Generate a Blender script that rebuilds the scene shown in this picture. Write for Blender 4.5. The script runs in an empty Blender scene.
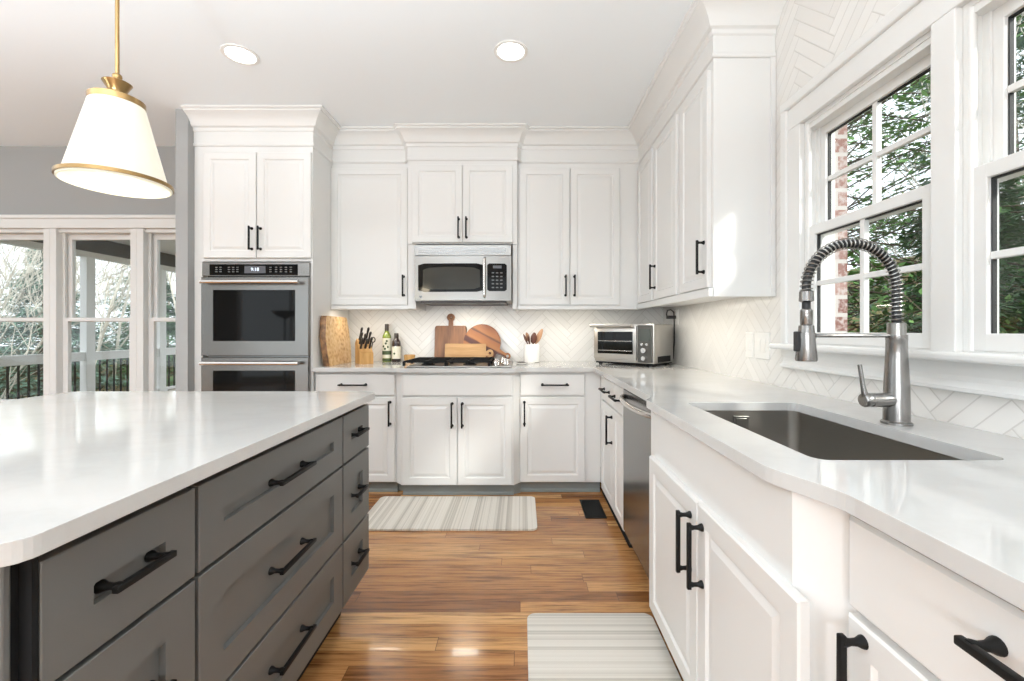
import bpy, bmesh, math, random
from mathutils import Matrix, Vector
PI = math.pi
sc = bpy.context.scene
COL = sc.collection

# ------------------------------------------------------------------ camera, world, sun, exposure
cam_d = bpy.data.cameras.new('camera'); cam = bpy.data.objects.new('camera', cam_d); COL.objects.link(cam)
cam.location = (0, 0, 1.18); cam.rotation_euler = (PI/2, 0, 0)
cam_d.sensor_width = 36.0; cam_d.lens = 430/1024*36
cam_d.shift_x = -9.5/1024; cam_d.shift_y = -10/1024
cam_d.clip_start = 0.02; cam_d.clip_end = 200
sc.camera = cam
world = bpy.data.worlds.new('overcast_sky'); sc.world = world; world.use_nodes = True
bg = world.node_tree.nodes['Background']
bg.inputs[0].default_value = (0.90, 0.97, 1.04, 1); bg.inputs[1].default_value = 1.8
sun_d = bpy.data.lights.new('sun', 'SUN'); sun_d.energy = 3.4; sun_d.angle = math.radians(6); sun_d.color = (1, .96, .9)
sun = bpy.data.objects.new('sun', sun_d); COL.objects.link(sun)
sun.rotation_euler = Vector((-1, 1.25, -.92)).to_track_quat('-Z', 'Y').to_euler()
vs = sc.view_settings
vs.view_transform = 'Standard'; vs.look = 'None'; vs.gamma = 1; vs.use_curve_mapping = False; vs.exposure = 0.24
sc.cycles.use_denoising = True
sc.cycles.max_bounces = 10; sc.cycles.diffuse_bounces = 6; sc.cycles.transparent_max_bounces = 16
sc.cycles.sample_clamp_indirect = 3
sc.cycles.caustics_reflective = False; sc.cycles.caustics_refractive = False
CAN_W = 1.6          # each recessed ceiling lamp
STRIP_W = 1.5         # each under-cabinet lamp

# ------------------------------------------------------------------ materials
def mat(name, col, rough=.5, metal=0, spec=.5, coat=0, emit=None, estr=0):
    m = bpy.data.materials.new(name); m.use_nodes = True
    b = m.node_tree.nodes['Principled BSDF']
    b.inputs['Base Color'].default_value = (*col, 1); b.inputs['Roughness'].default_value = rough
    b.inputs['Metallic'].default_value = metal; b.inputs['Specular IOR Level'].default_value = spec
    b.inputs['Coat Weight'].default_value = coat
    if emit: b.inputs['Emission Color'].default_value = (*emit, 1); b.inputs['Emission Strength'].default_value = estr
    return m
class NT:
    def __init__(s, m): s.t = m.node_tree; s.N = s.t.nodes; s.b = s.N['Principled BSDF']
    def n(s, ty, **kw):
        x = s.N.new(ty)
        for k, v in kw.items(): setattr(x, k, v)
        return x
    def l(s, a, b): s.t.links.new(a, b)
    def put(s, sock, v):
        if hasattr(v, 'is_output'): s.l(v, sock)
        else: sock.default_value = v
    def m(s, op, a, b=None, c=None):
        x = s.n('ShaderNodeMath', operation=op); s.put(x.inputs[0], a)
        if b is not None: s.put(x.inputs[1], b)
        if c is not None: s.put(x.inputs[2], c)
        return x.outputs[0]
    def pos(s):
        x = s.n('ShaderNodeTexCoord'); y = s.n('ShaderNodeSeparateXYZ'); s.l(x.outputs['Object'], y.inputs[0]); return x.outputs['Object'], y.outputs
    def comb(s, a, b, c):
        x = s.n('ShaderNodeCombineXYZ'); s.put(x.inputs[0], a); s.put(x.inputs[1], b); s.put(x.inputs[2], c); return x.outputs[0]
    def noise(s, v, scale, detail=3, rough=.5):
        x = s.n('ShaderNodeTexNoise'); s.put(x.inputs['Vector'], v); x.inputs['Scale'].default_value = scale
        x.inputs['Detail'].default_value = detail; x.inputs['Roughness'].default_value = rough; return x.outputs['Fac']
    def white(s, v):
        x = s.n('ShaderNodeTexWhiteNoise', noise_dimensions='3D'); s.put(x.inputs['Vector'], v); return x.outputs['Value']
    def ramp(s, f, stops):
        x = s.n('ShaderNodeValToRGB'); s.put(x.inputs[0], f); e = x.color_ramp.elements
        while len(e) < len(stops): e.new(.5)
        for i, (p, c) in enumerate(stops): e[i].position = p; e[i].color = (*c, 1) if len(c) == 3 else c
        return x.outputs[0]
    def mix(s, f, a, b, mode='MIX'):
        x = s.n('ShaderNodeMix', data_type='RGBA', blend_type=mode); s.put(x.inputs[0], f)
        for k, v in ((6, a), (7, b)):
            if isinstance(v, tuple): v = (*v, 1) if len(v) == 3 else v
            s.put(x.inputs[k], v)
        return x.outputs[2]
    def bump(s, h, strength=.3, dist=.002):
        x = s.n('ShaderNodeBump'); x.inputs['Strength'].default_value = strength; x.inputs['Distance'].default_value = dist
        s.put(x.inputs['Height'], h); s.l(x.outputs[0], s.b.inputs['Normal'])

M = {}
M['cab'] = mat('white_cabinet_paint', (.755, .752, .735), .38)
M['trim'] = mat('white_trim_paint', (.74, .738, .72), .35)
M['ceil'] = mat('ceiling_paint', (.86, .895, .915), .9, spec=.1)
M['wall'] = mat('grey_wall_paint', (.36, .362, .355), .85, spec=.2)
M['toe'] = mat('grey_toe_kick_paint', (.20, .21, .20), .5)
M['isl'] = mat('charcoal_island_paint', (.115, .114, .107), .42)
M['isld'] = mat('painted_recess_shade', (.010, .010, .010), .7, spec=.1)  # near-black that paints shade into island gaps and toe recesses
M['black'] = mat('matte_black_metal', (.006, .0055, .005), .5, spec=.18)
M['iron'] = mat('cast_iron', (.008, .008, .008), .7, spec=.15)
M['rub'] = mat('black_rubber', (.012, .012, .012), .6)
M['bglass'] = mat('black_oven_glass', (.006, .006, .006), .05, spec=.22)
M['steel'] = mat('brushed_steel', (.33, .32, .30), .30, 1)
M['msteel'] = mat('microwave_steel', (.27, .26, .245), .30, 1)
M['mwglass'] = mat('microwave_window', (.045, .043, .036), .12, spec=.2)
M['dgrey'] = mat('dark_grey_metal', (.11, .105, .095), .35, 1)
M['osteel'] = mat('oven_steel', (.27, .262, .25), .24, 1)
M['fsteel'] = mat('faucet_steel', (.30, .29, .28), .27, 1)
M['tsteel'] = mat('toaster_steel', (.52, .50, .47), .32, 1)
M['dsteel'] = mat('dark_stainless', (.22, .218, .212), .22, 1)
M['sinks'] = mat('sink_steel', (.36, .34, .31), .36, 1)
M['chrome'] = mat('polished_chrome', (.66, .64, .62), .24, 1)
M['brass'] = mat('antique_brass', (.34, .22, .095), .30, 1)
M['shade'] = mat('lit_opal_glass', (.50, .48, .42), .3, emit=(1, .92, .72), estr=.40)
M['bulb'] = mat('lit_bulb', (1, 1, 1), .5, emit=(1, .86, .6), estr=9)
M['globe'] = mat('lit_fill_globe', (1, 1, 1), .4, emit=(1, .97, .93), estr=6)  # glow of the globe lamps added behind the camera
M['lens'] = mat('lit_lamp_lens', (1, 1, 1), .5, emit=(1, .97, .92), estr=8)
M['led'] = mat('lit_led_strip', (1, 1, 1), .5, emit=(1, .9, .72), estr=6)
M['white'] = mat('white_plastic', (.80, .79, .76), .35)
M['ceramic'] = mat('white_ceramic', (.86, .85, .82), .15, coat=.4)
M['dark'] = mat('dark_contents', (.05, .04, .035), .4)
M['disp'] = mat('lit_display', (.02, .02, .02), .3, emit=(.75, .85, 1), estr=1.6)
M['dispg'] = mat('grey_display', (.10, .10, .11), .15)
M['lcd'] = mat('green_grey_lcd', (.05, .055, .045), .15)
M['mark'] = mat('pale_button_print', (.13, .13, .125), .5)
M['wood_lt'] = mat('light_wood', (.62, .38, .16), .5)
M['leaf'] = mat('leaf', (.06, .13, .04), .6)
M['porchw'] = mat('porch_white_paint', (.88, .875, .86), .6)
M['porchd'] = mat('dark_grey_beadboard', (.10, .095, .085), .7)
M['deck'] = mat('porch_deck_boards', (.30, .27, .24), .7)
M['oil'] = mat('green_bottle_glass', (.20, .26, .03), .08, coat=.5)
M['soy'] = mat('dark_bottle_glass', (.022, .008, .006), .08, coat=.5)
M['label'] = mat('cream_paper_label', (.72, .70, .58), .6)
M['labelg'] = mat('green_paper_label', (.05, .08, .03), .6)
M['cap'] = mat('dark_bottle_cap', (.035, .022, .015), .4)
M['knifeh'] = mat('black_knife_handle', (.014, .012, .012), .35)

def glass_mat():
    m = bpy.data.materials.new('window_glass'); m.use_nodes = True; t = m.node_tree; t.nodes.clear()
    o = t.nodes.new('ShaderNodeOutputMaterial'); mx = t.nodes.new('ShaderNodeMixShader'); tr = t.nodes.new('ShaderNodeBsdfTransparent')
    gl = t.nodes.new('ShaderNodeBsdfGlossy'); lw = t.nodes.new('ShaderNodeLayerWeight'); lw.inputs[0].default_value = .5
    pw = t.nodes.new('ShaderNodeMath'); pw.operation = 'POWER'; pw.inputs[1].default_value = 5; t.links.new(lw.outputs['Facing'], pw.inputs[0])
    fr = t.nodes.new('ShaderNodeMath'); fr.operation = 'MULTIPLY_ADD'; fr.inputs[1].default_value = .7; fr.inputs[2].default_value = .03; t.links.new(pw.outputs[0], fr.inputs[0])
    gl.inputs['Roughness'].default_value = .02; tr.inputs[0].default_value = (.97, .985, .98, 1)
    t.links.new(fr.outputs[0], mx.inputs[0]); t.links.new(tr.outputs[0], mx.inputs[1]); t.links.new(gl.outputs[0], mx.inputs[2]); t.links.new(mx.outputs[0], o.inputs[0])
    return m
M['glass'] = glass_mat()

def quartz():
    m = mat('white_quartz', (.82, .81, .79), .07, spec=.5); k = NT(m); p, o = k.pos()
    a = k.noise(k.comb(k.m('MULTIPLY', o[0], .7), o[1], o[2]), 3.2, 6, .62)
    v = k.m('ABSOLUTE', k.m('SUBTRACT', a, .5))
    f = k.m('MULTIPLY', k.ramp(v, [(0, (1, 1, 1)), (.05, (.3,)*3), (.12, (0, 0, 0))]), .22)
    g = k.noise(p, 60, 2)
    c = k.mix(f, (.575, .57, .555), (.46, .45, .43))
    c = k.mix(k.m('MULTIPLY', g, .10), c, (.49, .48, .46))
    k.l(c, k.b.inputs['Base Color']); return m
M['quartz'] = quartz()

def herring(name, axis, W=.0508, N=6):
    m = mat(name, (.8, .78, .75), .2); k = NT(m); p, o = k.pos()
    a, z = o[axis], o[2]; r = .70710678/W
    u = k.m('MULTIPLY', k.m('ADD', a, z), r); v = k.m('MULTIPLY', k.m('SUBTRACT', z, a), r)
    x, y = k.m('FLOOR', u), k.m('FLOOR', v); fu, fv = k.m('SUBTRACT', u, x), k.m('SUBTRACT', v, y)
    kk = k.m('FLOORED_MODULO', k.m('SUBTRACT', x, y), 2.0*N)
    kk = k.m('ROUND', kk)
    hz = k.m('LESS_THAN', kk, N-.5)
    lu = k.m('ADD', fu, kk); d1 = k.m('MINIMUM', k.m('MINIMUM', lu, k.m('SUBTRACT', float(N), lu)), k.m('MINIMUM', fv, k.m('SUBTRACT', 1.0, fv)))
    lv = k.m('ADD', fv, k.m('SUBTRACT', 2.0*N-1, kk)); d2 = k.m('MINIMUM', k.m('MINIMUM', lv, k.m('SUBTRACT', float(N), lv)), k.m('MINIMUM', fu, k.m('SUBTRACT', 1.0, fu)))
    d = k.m('ADD', k.m('MULTIPLY', d1, hz), k.m('MULTIPLY', d2, k.m('SUBTRACT', 1.0, hz)))
    idx = k.m('ADD', k.m('MULTIPLY', k.m('SUBTRACT', x, kk), hz), k.m('MULTIPLY', x, k.m('SUBTRACT', 1.0, hz)))
    idy = k.m('ADD', k.m('MULTIPLY', y, hz), k.m('MULTIPLY', k.m('ADD', y, kk), k.m('SUBTRACT', 1.0, hz)))
    rnd = k.white(k.comb(idx, idy, hz))
    g = k.ramp(d, [(0, (1, 1, 1)), (.028, (1, 1, 1)), (.05, (0, 0, 0))])
    tile = k.mix(rnd, (.80, .785, .755), (.745, .73, .70))
    k.l(k.mix(g, tile, (.60, .58, .55)), k.b.inputs['Base Color'])
    k.l(k.m('ADD', k.m('MULTIPLY', g, .5), .2), k.b.inputs['Roughness'])
    h = k.ramp(d, [(0, (0, 0, 0)), (.09, (1, 1, 1))])
    k.bump(h, .5, .002); return m
M['tile_b'] = herring('herringbone_tile_back', 0)
M['tile_r'] = herring('herringbone_tile_side', 1)

def oak():
    m = mat('oak_floor', (.4, .2, .08), .2, coat=.15); k = NT(m); p, o = k.pos()
    W = .072; row = k.m('FLOOR', k.m('DIVIDE', o[1], W)); fy = k.m('FRACT', k.m('DIVIDE', o[1], W))
    off = k.m('MULTIPLY', k.white(k.comb(row, 3.1, 0)), 5.0)
    L = 1.15; xx = k.m('DIVIDE', k.m('ADD', o[0], off), L); pk = k.m('FLOOR', xx); fx = k.m('FRACT', xx)
    r1 = k.white(k.comb(row, pk, 1.7)); r2 = k.white(k.comb(row, pk, 9.2))
    gv = k.comb(k.m('ADD', k.m('MULTIPLY', o[0], 1.6), k.m('MULTIPLY', r2, 37)), k.m('MULTIPLY', o[1], 30), k.m('MULTIPLY', r1, 11))
    g1 = k.noise(gv, 2.0, 7, .68)
    gv2 = k.comb(k.m('MULTIPLY', o[0], 5), k.m('MULTIPLY', o[1], 160), r1); g2 = k.noise(gv2, 1.3, 3, .6)
    base = k.ramp(r1, [(0, (.22, .085, .027)), (.3, (.37, .165, .058)), (.7, (.50, .245, .090)), (1, (.66, .38, .16))])
    dark = k.ramp(g1, [(.36, (.26, .20, .17)), (.46, (.72, .68, .65)), (.56, (1.08, 1.08, 1.06))])
    c = k.mix(.85, base, dark, 'MULTIPLY')
    c = k.mix(k.m('MULTIPLY', k.ramp(g2, [(.45, (0, 0, 0)), (.65, (1, 1, 1))]), .35), c, k.mix(1.0, c, (.55, .48, .42), 'MULTIPLY'))
    seam = k.m('MAXIMUM', k.m('LESS_THAN', k.m('MINIMUM', fy, k.m('SUBTRACT', 1.0, fy)), .012), k.m('LESS_THAN', k.m('MINIMUM', fx, k.m('SUBTRACT', 1.0, fx)), .0012))
    c = k.mix(k.m('MULTIPLY', seam, .7), c, (.07, .03, .012))
    k.l(c, k.b.inputs['Base Color'])
    k.l(k.m('ADD', k.m('MULTIPLY', g1, .12), .15), k.b.inputs['Roughness'])
    k.bump(k.m('SUBTRACT', k.m('MULTIPLY', g2, .15), seam), .25, .0015); return m
M['oak'] = oak()

def mat_stripe(name, axis):
    m = mat(name, (.7, .68, .62), .9, spec=.1); k = NT(m); p, o = k.pos(); t = o[axis]
    def band(w_): return k.white(k.comb(k.m('FLOOR', k.m('DIVIDE', t, w_)), w_*100, 0.0))
    f = k.m('ADD', k.m('MULTIPLY', band(.019), .4), k.m('ADD', k.m('MULTIPLY', band(.0085), .35), k.m('MULTIPLY', band(.004), .25)))
    c = k.ramp(f, [(.15, (.46, .42, .36)), (.38, (.60, .555, .485)), (.55, (.73, .685, .61)), (.8, (.78, .74, .67))])
    w = k.n('ShaderNodeTexChecker'); w.inputs['Scale'].default_value = 220; k.l(p, w.inputs['Vector'])
    c = k.mix(.10, c, k.mix(w.outputs['Fac'], (.45, .44, .41), (.8, .79, .75)))
    k.l(c, k.b.inputs['Base Color']); k.bump(w.outputs['Fac'], .3, .001); return m
M['mat_x'] = mat_stripe('striped_mat_weave', 0); M['mat_y'] = mat_stripe('striped_mat_weave_cross', 1)

def wood(name, c0, c1, axis=0, sc_=1.0, rot=0):
    m = mat(name, c0, .45); k = NT(m); p, o = k.pos()
    mp = k.n('ShaderNodeMapping'); k.l(p, mp.inputs[0]); s = [26, 26, 26]; s[axis] = 2.5; mp.inputs['Scale'].default_value = [q*sc_ for q in s]
    mp.inputs['Rotation'].default_value = (0, rot, 0)
    g = k.noise(mp.outputs[0], 1.0, 6, .65)
    k.l(k.ramp(g, [(.34, c0), (.62, c1)]), k.b.inputs['Base Color']); return m
M['w_walnut'] = wood('walnut_board', (.11, .040, .013), (.25, .108, .042), 2)
M['w_maple'] = wood('maple_board', (.34, .175, .058), (.50, .295, .12), 0)
M['w_block'] = wood('bamboo_block', (.40, .205, .058), (.55, .32, .115), 2)
M['w_spoon'] = wood('spoon_wood', (.25, .11, .05), (.42, .23, .12), 2)
M['w_dark'] = wood('dark_spoon_wood', (.06, .018, .010), (.14, .045, .022), 2)
M['w_acacia'] = None
def acacia():
    m = mat('acacia_stripes', (.4, .18, .06), .4); k = NT(m); p, o = k.pos()
    t = k.m('ADD', k.m('MULTIPLY', o[0], .469), k.m('MULTIPLY', k.m('SUBTRACT', o[2], .16), .883))
    q = k.m('SUBTRACT', k.m('MULTIPLY', o[0], .883), k.m('MULTIPLY', o[2], .469))
    g = k.noise(k.comb(k.m('MULTIPLY', q, 5), 0.0, k.m('MULTIPLY', t, 70)), 1.0, 5, .6)
    c = k.ramp(k.m('ADD', k.m('MULTIPLY', t, 3.1), k.m('ADD', .44, k.m('MULTIPLY', g, .10))),
               [(0, (.28, .09, .02)), (.30, (.32, .11, .026)), (.34, (.06, .012, .004)), (.46, (.085, .018, .006)), (.49, (.36, .14, .034)), (.66, (.27, .09, .022)), (.70, (.085, .028, .008)), (.75, (.33, .12, .028)), (.95, (.20, .058, .016))])
    k.l(c, k.b.inputs['Base Color']); return m
M['w_acacia'] = acacia()
def endgrain():
    m = mat('end_grain', (.6, .4, .2), .5); k = NT(m); p, o = k.pos()
    v = k.n('ShaderNodeTexVoronoi'); v.inputs['Scale'].default_value = 34; k.l(p, v.inputs['Vector'])
    n = k.noise(p, 40, 3); f = k.m('ADD', k.m('MULTIPLY', v.outputs['Distance'], .5), k.m('MULTIPLY', n, .6))
    k.l(k.ramp(f, [(.25, (.30, .14, .05)), (.48, (.58, .36, .16)), (.75, (.70, .50, .28))]), k.b.inputs['Base Color']); return m
M['endgrain'] = endgrain(); M['bark'] = wood('bark_edge', (.05, .02, .01), (.30, .15, .06), 1, .7)
def brick():
    m = mat('red_brick', (.4, .15, .1), .85); k = NT(m); p, o = k.pos()
    b = k.n('ShaderNodeTexBrick'); k.l(k.comb(k.m('ADD', o[0], o[1]), o[2], 0.0), b.inputs['Vector'])
    b.inputs['Scale'].default_value = 1; b.inputs['Brick Width'].default_value = .21; b.inputs['Row Height'].default_value = .078
    b.inputs['Mortar Size'].default_value = .009; b.inputs['Color1'].default_value = (.20, .085, .07, 1); b.inputs['Color2'].default_value = (.33, .19, .16, 1); b.inputs['Mortar'].default_value = (.50, .48, .46, 1)
    n = k.noise(p, 55, 3); k.l(k.mix(k.ramp(n, [(.42, (0, 0, 0)), (.62, (.75,)*3)]), b.outputs['Color'], (.50, .45, .43)), k.b.inputs['Base Color']); return m
M['brick'] = brick()
def ground():
    m = mat('leaf_litter', (.2, .15, .08), .95, spec=.1); k = NT(m); p, o = k.pos()
    a = k.noise(p, .7, 5, .6); b = k.noise(p, 9, 5, .7)
    k.l(k.mix(k.ramp(b, [(.35, (.1,)*3), (.65, (1,)*3)]), k.ramp(a, [(.35, (.10, .075, .035)), (.55, (.17, .13, .06)), (.7, (.09, .11, .03))]), k.ramp(a, [(.3, (.11, .075, .04)), (.6, (.13, .11, .05))])), k.b.inputs['Base Color']); return m
M['ground'] = ground()
def foliage(name, c0, c1):
    m = mat(name, c0, .6, spec=.3); k = NT(m); p, o = k.pos(); n = k.noise(p, 1.6, 4); w = k.white(p)
    k.l(k.ramp(k.m('ADD', k.m('MULTIPLY', n, .7), k.m('MULTIPLY', w, .35)), [(.3, c0), (.75, c1)]), k.b.inputs['Base Color']); return m
M['ever'] = foliage('evergreen_needles', (.025, .075, .035), (.14, .26, .11))
M['ever2'] = foliage('bluish_evergreen_needles', (.06, .13, .10), (.24, .36, .27))
M['holly'] = foliage('bright_green_leaves', (.05, .14, .035), (.22, .42, .12))
M['yellow'] = foliage('yellowish_leaves', (.12, .13, .025), (.38, .36, .08))
M['barkp'] = foliage('pale_bark', (.38, .35, .29), (.68, .65, .57))
M['barkd'] = foliage('dark_bark', (.05, .035, .022), (.16, .12, .08))
M['blossom'] = foliage('pale_blossom', (.75, .76, .74), (.9, .9, .88))

# ------------------------------------------------------------------ mesh helpers
class MB:
    def __init__(s): s.bm = bmesh.new()
    def box(s, x0, x1, y0, y1, z0, z1, bev=0, mtx=None):
        r = bmesh.ops.create_cube(s.bm, size=1); vs_ = r['verts']
        bmesh.ops.scale(s.bm, vec=(abs(x1-x0), abs(y1-y0), abs(z1-z0)), verts=vs_)
        bmesh.ops.translate(s.bm, vec=((x0+x1)/2, (y0+y1)/2, (z0+z1)/2), verts=vs_)
        if mtx is not None: bmesh.ops.transform(s.bm, matrix=mtx, verts=vs_)
        if bev:
            es = {e for v in vs_ for e in v.link_edges}
            bmesh.ops.bevel(s.bm, geom=list(es), offset=bev, segments=2, profile=.5, affect='EDGES')
        return s
    def prism(s, poly, z0, z1, holes=()):
        es = []; 
        for lp in (poly, *holes):
            v = [s.bm.verts.new((x, y, z0)) for x, y in lp]
            es += [s.bm.edges.new((v[i], v[(i+1) % len(v)])) for i in range(len(v))]
        r = bmesh.ops.triangle_fill(s.bm, use_beauty=True, use_dissolve=False, edges=es)
        f = [g for g in r['geom'] if isinstance(g, bmesh.types.BMFace)]
        e = bmesh.ops.extrude_face_region(s.bm, geom=f)
        bmesh.ops.translate(s.bm, vec=(0, 0, z1-z0), verts=[g for g in e['geom'] if isinstance(g, bmesh.types.BMVert)])
        return s
    def rings(s, loops, closed=True, cap0=True, cap1=True):
        vv = [[s.bm.verts.new(p) for p in lp] for lp in loops]; n = len(vv[0])
        for a, b in zip(vv, vv[1:]):
            for i in range(n if closed else n-1):
                j = (i+1) % n
                try: s.bm.faces.new((a[i], a[j], b[j], b[i]))
                except ValueError: pass
        if cap0: s.bm.faces.new(vv[0][::-1])
        if cap1: s.bm.faces.new(vv[-1])
        return s
    def lathe(s, prof, c=(0, 0, 0), n=24, mtx=None, cap=True):
        lp = []
        for r, z in prof:
            L = [Vector((r*math.cos(2*PI*i/n), r*math.sin(2*PI*i/n), z)) for i in range(n)]
            if mtx is not None: L = [mtx @ p for p in L]
            lp.append([p+Vector(c) for p in L])
        return s.rings(lp, True, cap, cap)
    def tube(s, path, r, n=8, cap=True):
        P = [Vector(p) for p in path]; rr = r if isinstance(r, (list, tuple)) else [r]*len(P)
        t0 = (P[1]-P[0]).normalized(); up = Vector((0, 0, 1)) if abs(t0.z) < .9 else Vector((1, 0, 0))
        u = t0.cross(up).normalized(); loops = []
        for i, p in enumerate(P):
            t = (P[min(i+1, len(P)-1)]-P[max(i-1, 0)]).normalized()
            u = (u-t*u.dot(t)).normalized(); w = t.cross(u)
            loops.append([p+(u*math.cos(2*PI*k/n)+w*math.sin(2*PI*k/n))*rr[i] for k in range(n)])
        return s.rings(loops, True, cap, cap)
    def panel(s, x0, x1, z0, z1, y, steps):
        """nested rectangles in the XZ plane facing -Y; steps = (inset, setback from y)"""
        L = []
        for ins, dep in steps:
            L.append([(x0+ins, y+dep, z0+ins), (x1-ins, y+dep, z0+ins), (x1-ins, y+dep, z1-ins), (x0+ins, y+dep, z1-ins)])
        return s.rings(L)
    def sweep(s, path, prof):
        """path: plan polyline, prof: (out, z); out is to the right of travel; mitred"""
        P = [Vector(p) for p in path]; nr = []
        for a, b in zip(P, P[1:]):
            d = (b-a).normalized(); nr.append(Vector((d.y, -d.x)))
        off = []
        for i in range(len(P)):
            if i == 0: off.append(nr[0])
            elif i == len(P)-1: off.append(nr[-1])
            else:
                m = nr[i-1]+nr[i]; off.append(m/(1+nr[i-1].dot(nr[i])))
        return s.rings([[(p.x+o.x*a, p.y+o.y*a, z) for a, z in prof] for p, o in zip(P, off)], True)
    def build(s, name, m, parent=None, smooth=False, auto=None):
        bmesh.ops.recalc_face_normals(s.bm, faces=s.bm.faces)
        me = bpy.data.meshes.new(name); s.bm.to_mesh(me); s.bm.free()
        for mm in (m if isinstance(m, list) else [m]): me.materials.append(mm)
        if smooth:
            me.polygons.foreach_set('use_smooth', [True]*len(me.polygons))
            me.set_sharp_from_angle(angle=math.radians(auto or 40))
        o = bpy.data.objects.new(name, me); COL.objects.link(o)
        if parent: o.parent = parent
        return o
def tag(o, label, cat, group=None):
    o['label'] = label; o['category'] = cat
    if group: o['group'] = group
    return o
def thing(name, label, cat, loc=(0, 0, 0), rz=0, group=None):
    o = bpy.data.objects.new(name, None); COL.objects.link(o); o.empty_display_size = .1
    o.location = loc; o.rotation_euler = (0, 0, rz); return tag(o, label, cat, group)
def struct(o): o['kind'] = 'structure'; return o
def sroot(name):
    o = bpy.data.objects.new(name, None); COL.objects.link(o); o.empty_display_size = .1; return struct(o)
def B(name, m, parent, *a, **k): return MB().box(*a, **k).build(name, m, parent)
def copy_tree(o, parent=None):
    c = o.copy(); COL.objects.link(c)
    if parent: c.parent = parent
    for ch in list(o.children): copy_tree(ch, c)
    return c
def lamp(name, kind, loc, power, col, size=.1, size_y=None, rot=(0, 0, 0), parent=None, shape=None, spread=None):
    d = bpy.data.lights.new(name, kind); d.energy = power; d.color = col
    if kind == 'AREA':
        d.shape = shape or ('RECTANGLE' if size_y else 'DISK'); d.size = size
        if size_y: d.size_y = size_y
        if spread: d.spread = spread
    else: d.shadow_soft_size = size
    o = bpy.data.objects.new(name, d); COL.objects.link(o); o.location = loc; o.rotation_euler = rot
    if parent: o.parent = parent
    return o

# ------------------------------------------------------------------ room shell
CZ = 2.74; XR = 1.2286; YB = 3.73; YD = 3.64; XL = -7.0; YF = -3.6
struct(B('floor', M['oak'], None, XL-.2, 1.36, YF-.2, 3.9, -.12, 0))
struct(B('ceiling', M['ceil'], None, XL-.2, 1.36, YF-.2, 3.9, CZ, CZ+.14))
struct(B('wall_back', M['tile_b'], None, -2.35, 1.36, YB, YB+.15, 0, CZ))
WIN = [(1.269, 1.865), (.599, 1.195)]; WZ0, WZ1 = 1.12, 2.08
w = MB()
w.box(XR, 1.36, 1.865, YB, 0, CZ).box(XR, 1.36, YF, .599, 0, CZ).box(XR, 1.36, .599, 1.865, 0, WZ0).box(XR, 1.36, .599, 1.865, WZ1, CZ).box(XR, 1.312, 1.195, 1.269, WZ0, WZ1)
struct(w.build('wall_right', M['tile_r']))
w = MB()
w.box(1.36, 1.425, 1.88, YB+.3, -1.2, 3.4).box(1.36, 1.425, YF, .56, -1.2, 3.4).box(1.36, 1.425, .56, 1.88, -1.2, 1.05).box(1.36, 1.425, .56, 1.88, 2.16, 3.4)
struct(w.build('wall_outside', M['brick']))
# dining wall with the tall windows
DX = [-5.438, -4.704, -3.971, -3.2385, -2.506]; DZ0, DZ1 = .50, 2.04
w = MB(); w.box(XL, DX[0], YD, YD+.15, 0, CZ).box(DX[-1], -2.35, YD, YD+.15, 0, CZ).box(DX[0], DX[-1], YD, YD+.15, 0, DZ0).box(DX[0], DX[-1], YD, YD+.15, DZ1, CZ)
struct(w.build('wall_dining', M['wall']))
struct(B('wall_stub', M['wall'], None, -2.438, -2.352, 3.03, YD, 0, CZ))
# left and front walls with wide glazed openings that bring daylight in from behind the camera
w = MB(); w.box(XL-.15, XL, YF, -2.9, 0, CZ).box(XL-.15, XL, 3.0, YD+.15, 0, CZ).box(XL-.15, XL, -2.9, 3.0, 2.45, CZ).box(XL-.15, XL, -2.9, 3.0, 0, .25)
struct(w.build('wall_left', M['wall']))
w = MB(); w.box(XL, -6.4, YF-.15, YF, 0, CZ).box(.7, 1.36, YF-.15, YF, 0, CZ).box(-6.4, .7, YF-.15, YF, 2.5, CZ)
struct(w.build('wall_front', M['wall']))
def glazed(name, x0, x1, y0, y1, z0, z1, n, along):
    r = sroot(name); m = MB(); t = .06
    for i in range(n+1):
        q = (x0 if along == 'x' else y0)+((x1-x0) if along == 'x' else (y1-y0))*i/n
        if along == 'x': m.box(q-t/2, q+t/2, y0, y1, z0, z1)
        else: m.box(x0, x1, q-t/2, q+t/2, z0, z1)
    for z in (z0, z1-t): m.box(x0, x1, y0, y1, z, z+t)
    m.build('window_frame', M['trim'], r)
    if along == 'x': B('pane', M['glass'], r, x0, x1, (y0+y1)/2-.003, (y0+y1)/2+.003, z0, z1)
    else: B('pane', M['glass'], r, (x0+x1)/2-.003, (x0+x1)/2+.003, y0, y1, z0, z1)
glazed('window_7', -6.4, .7, YF-.10, YF-.04, 0, 2.5, 6, 'x')
glazed('window_8', XL-.10, XL-.04, -2.9, 3.0, .25, 2.45, 6, 'y')

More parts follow.
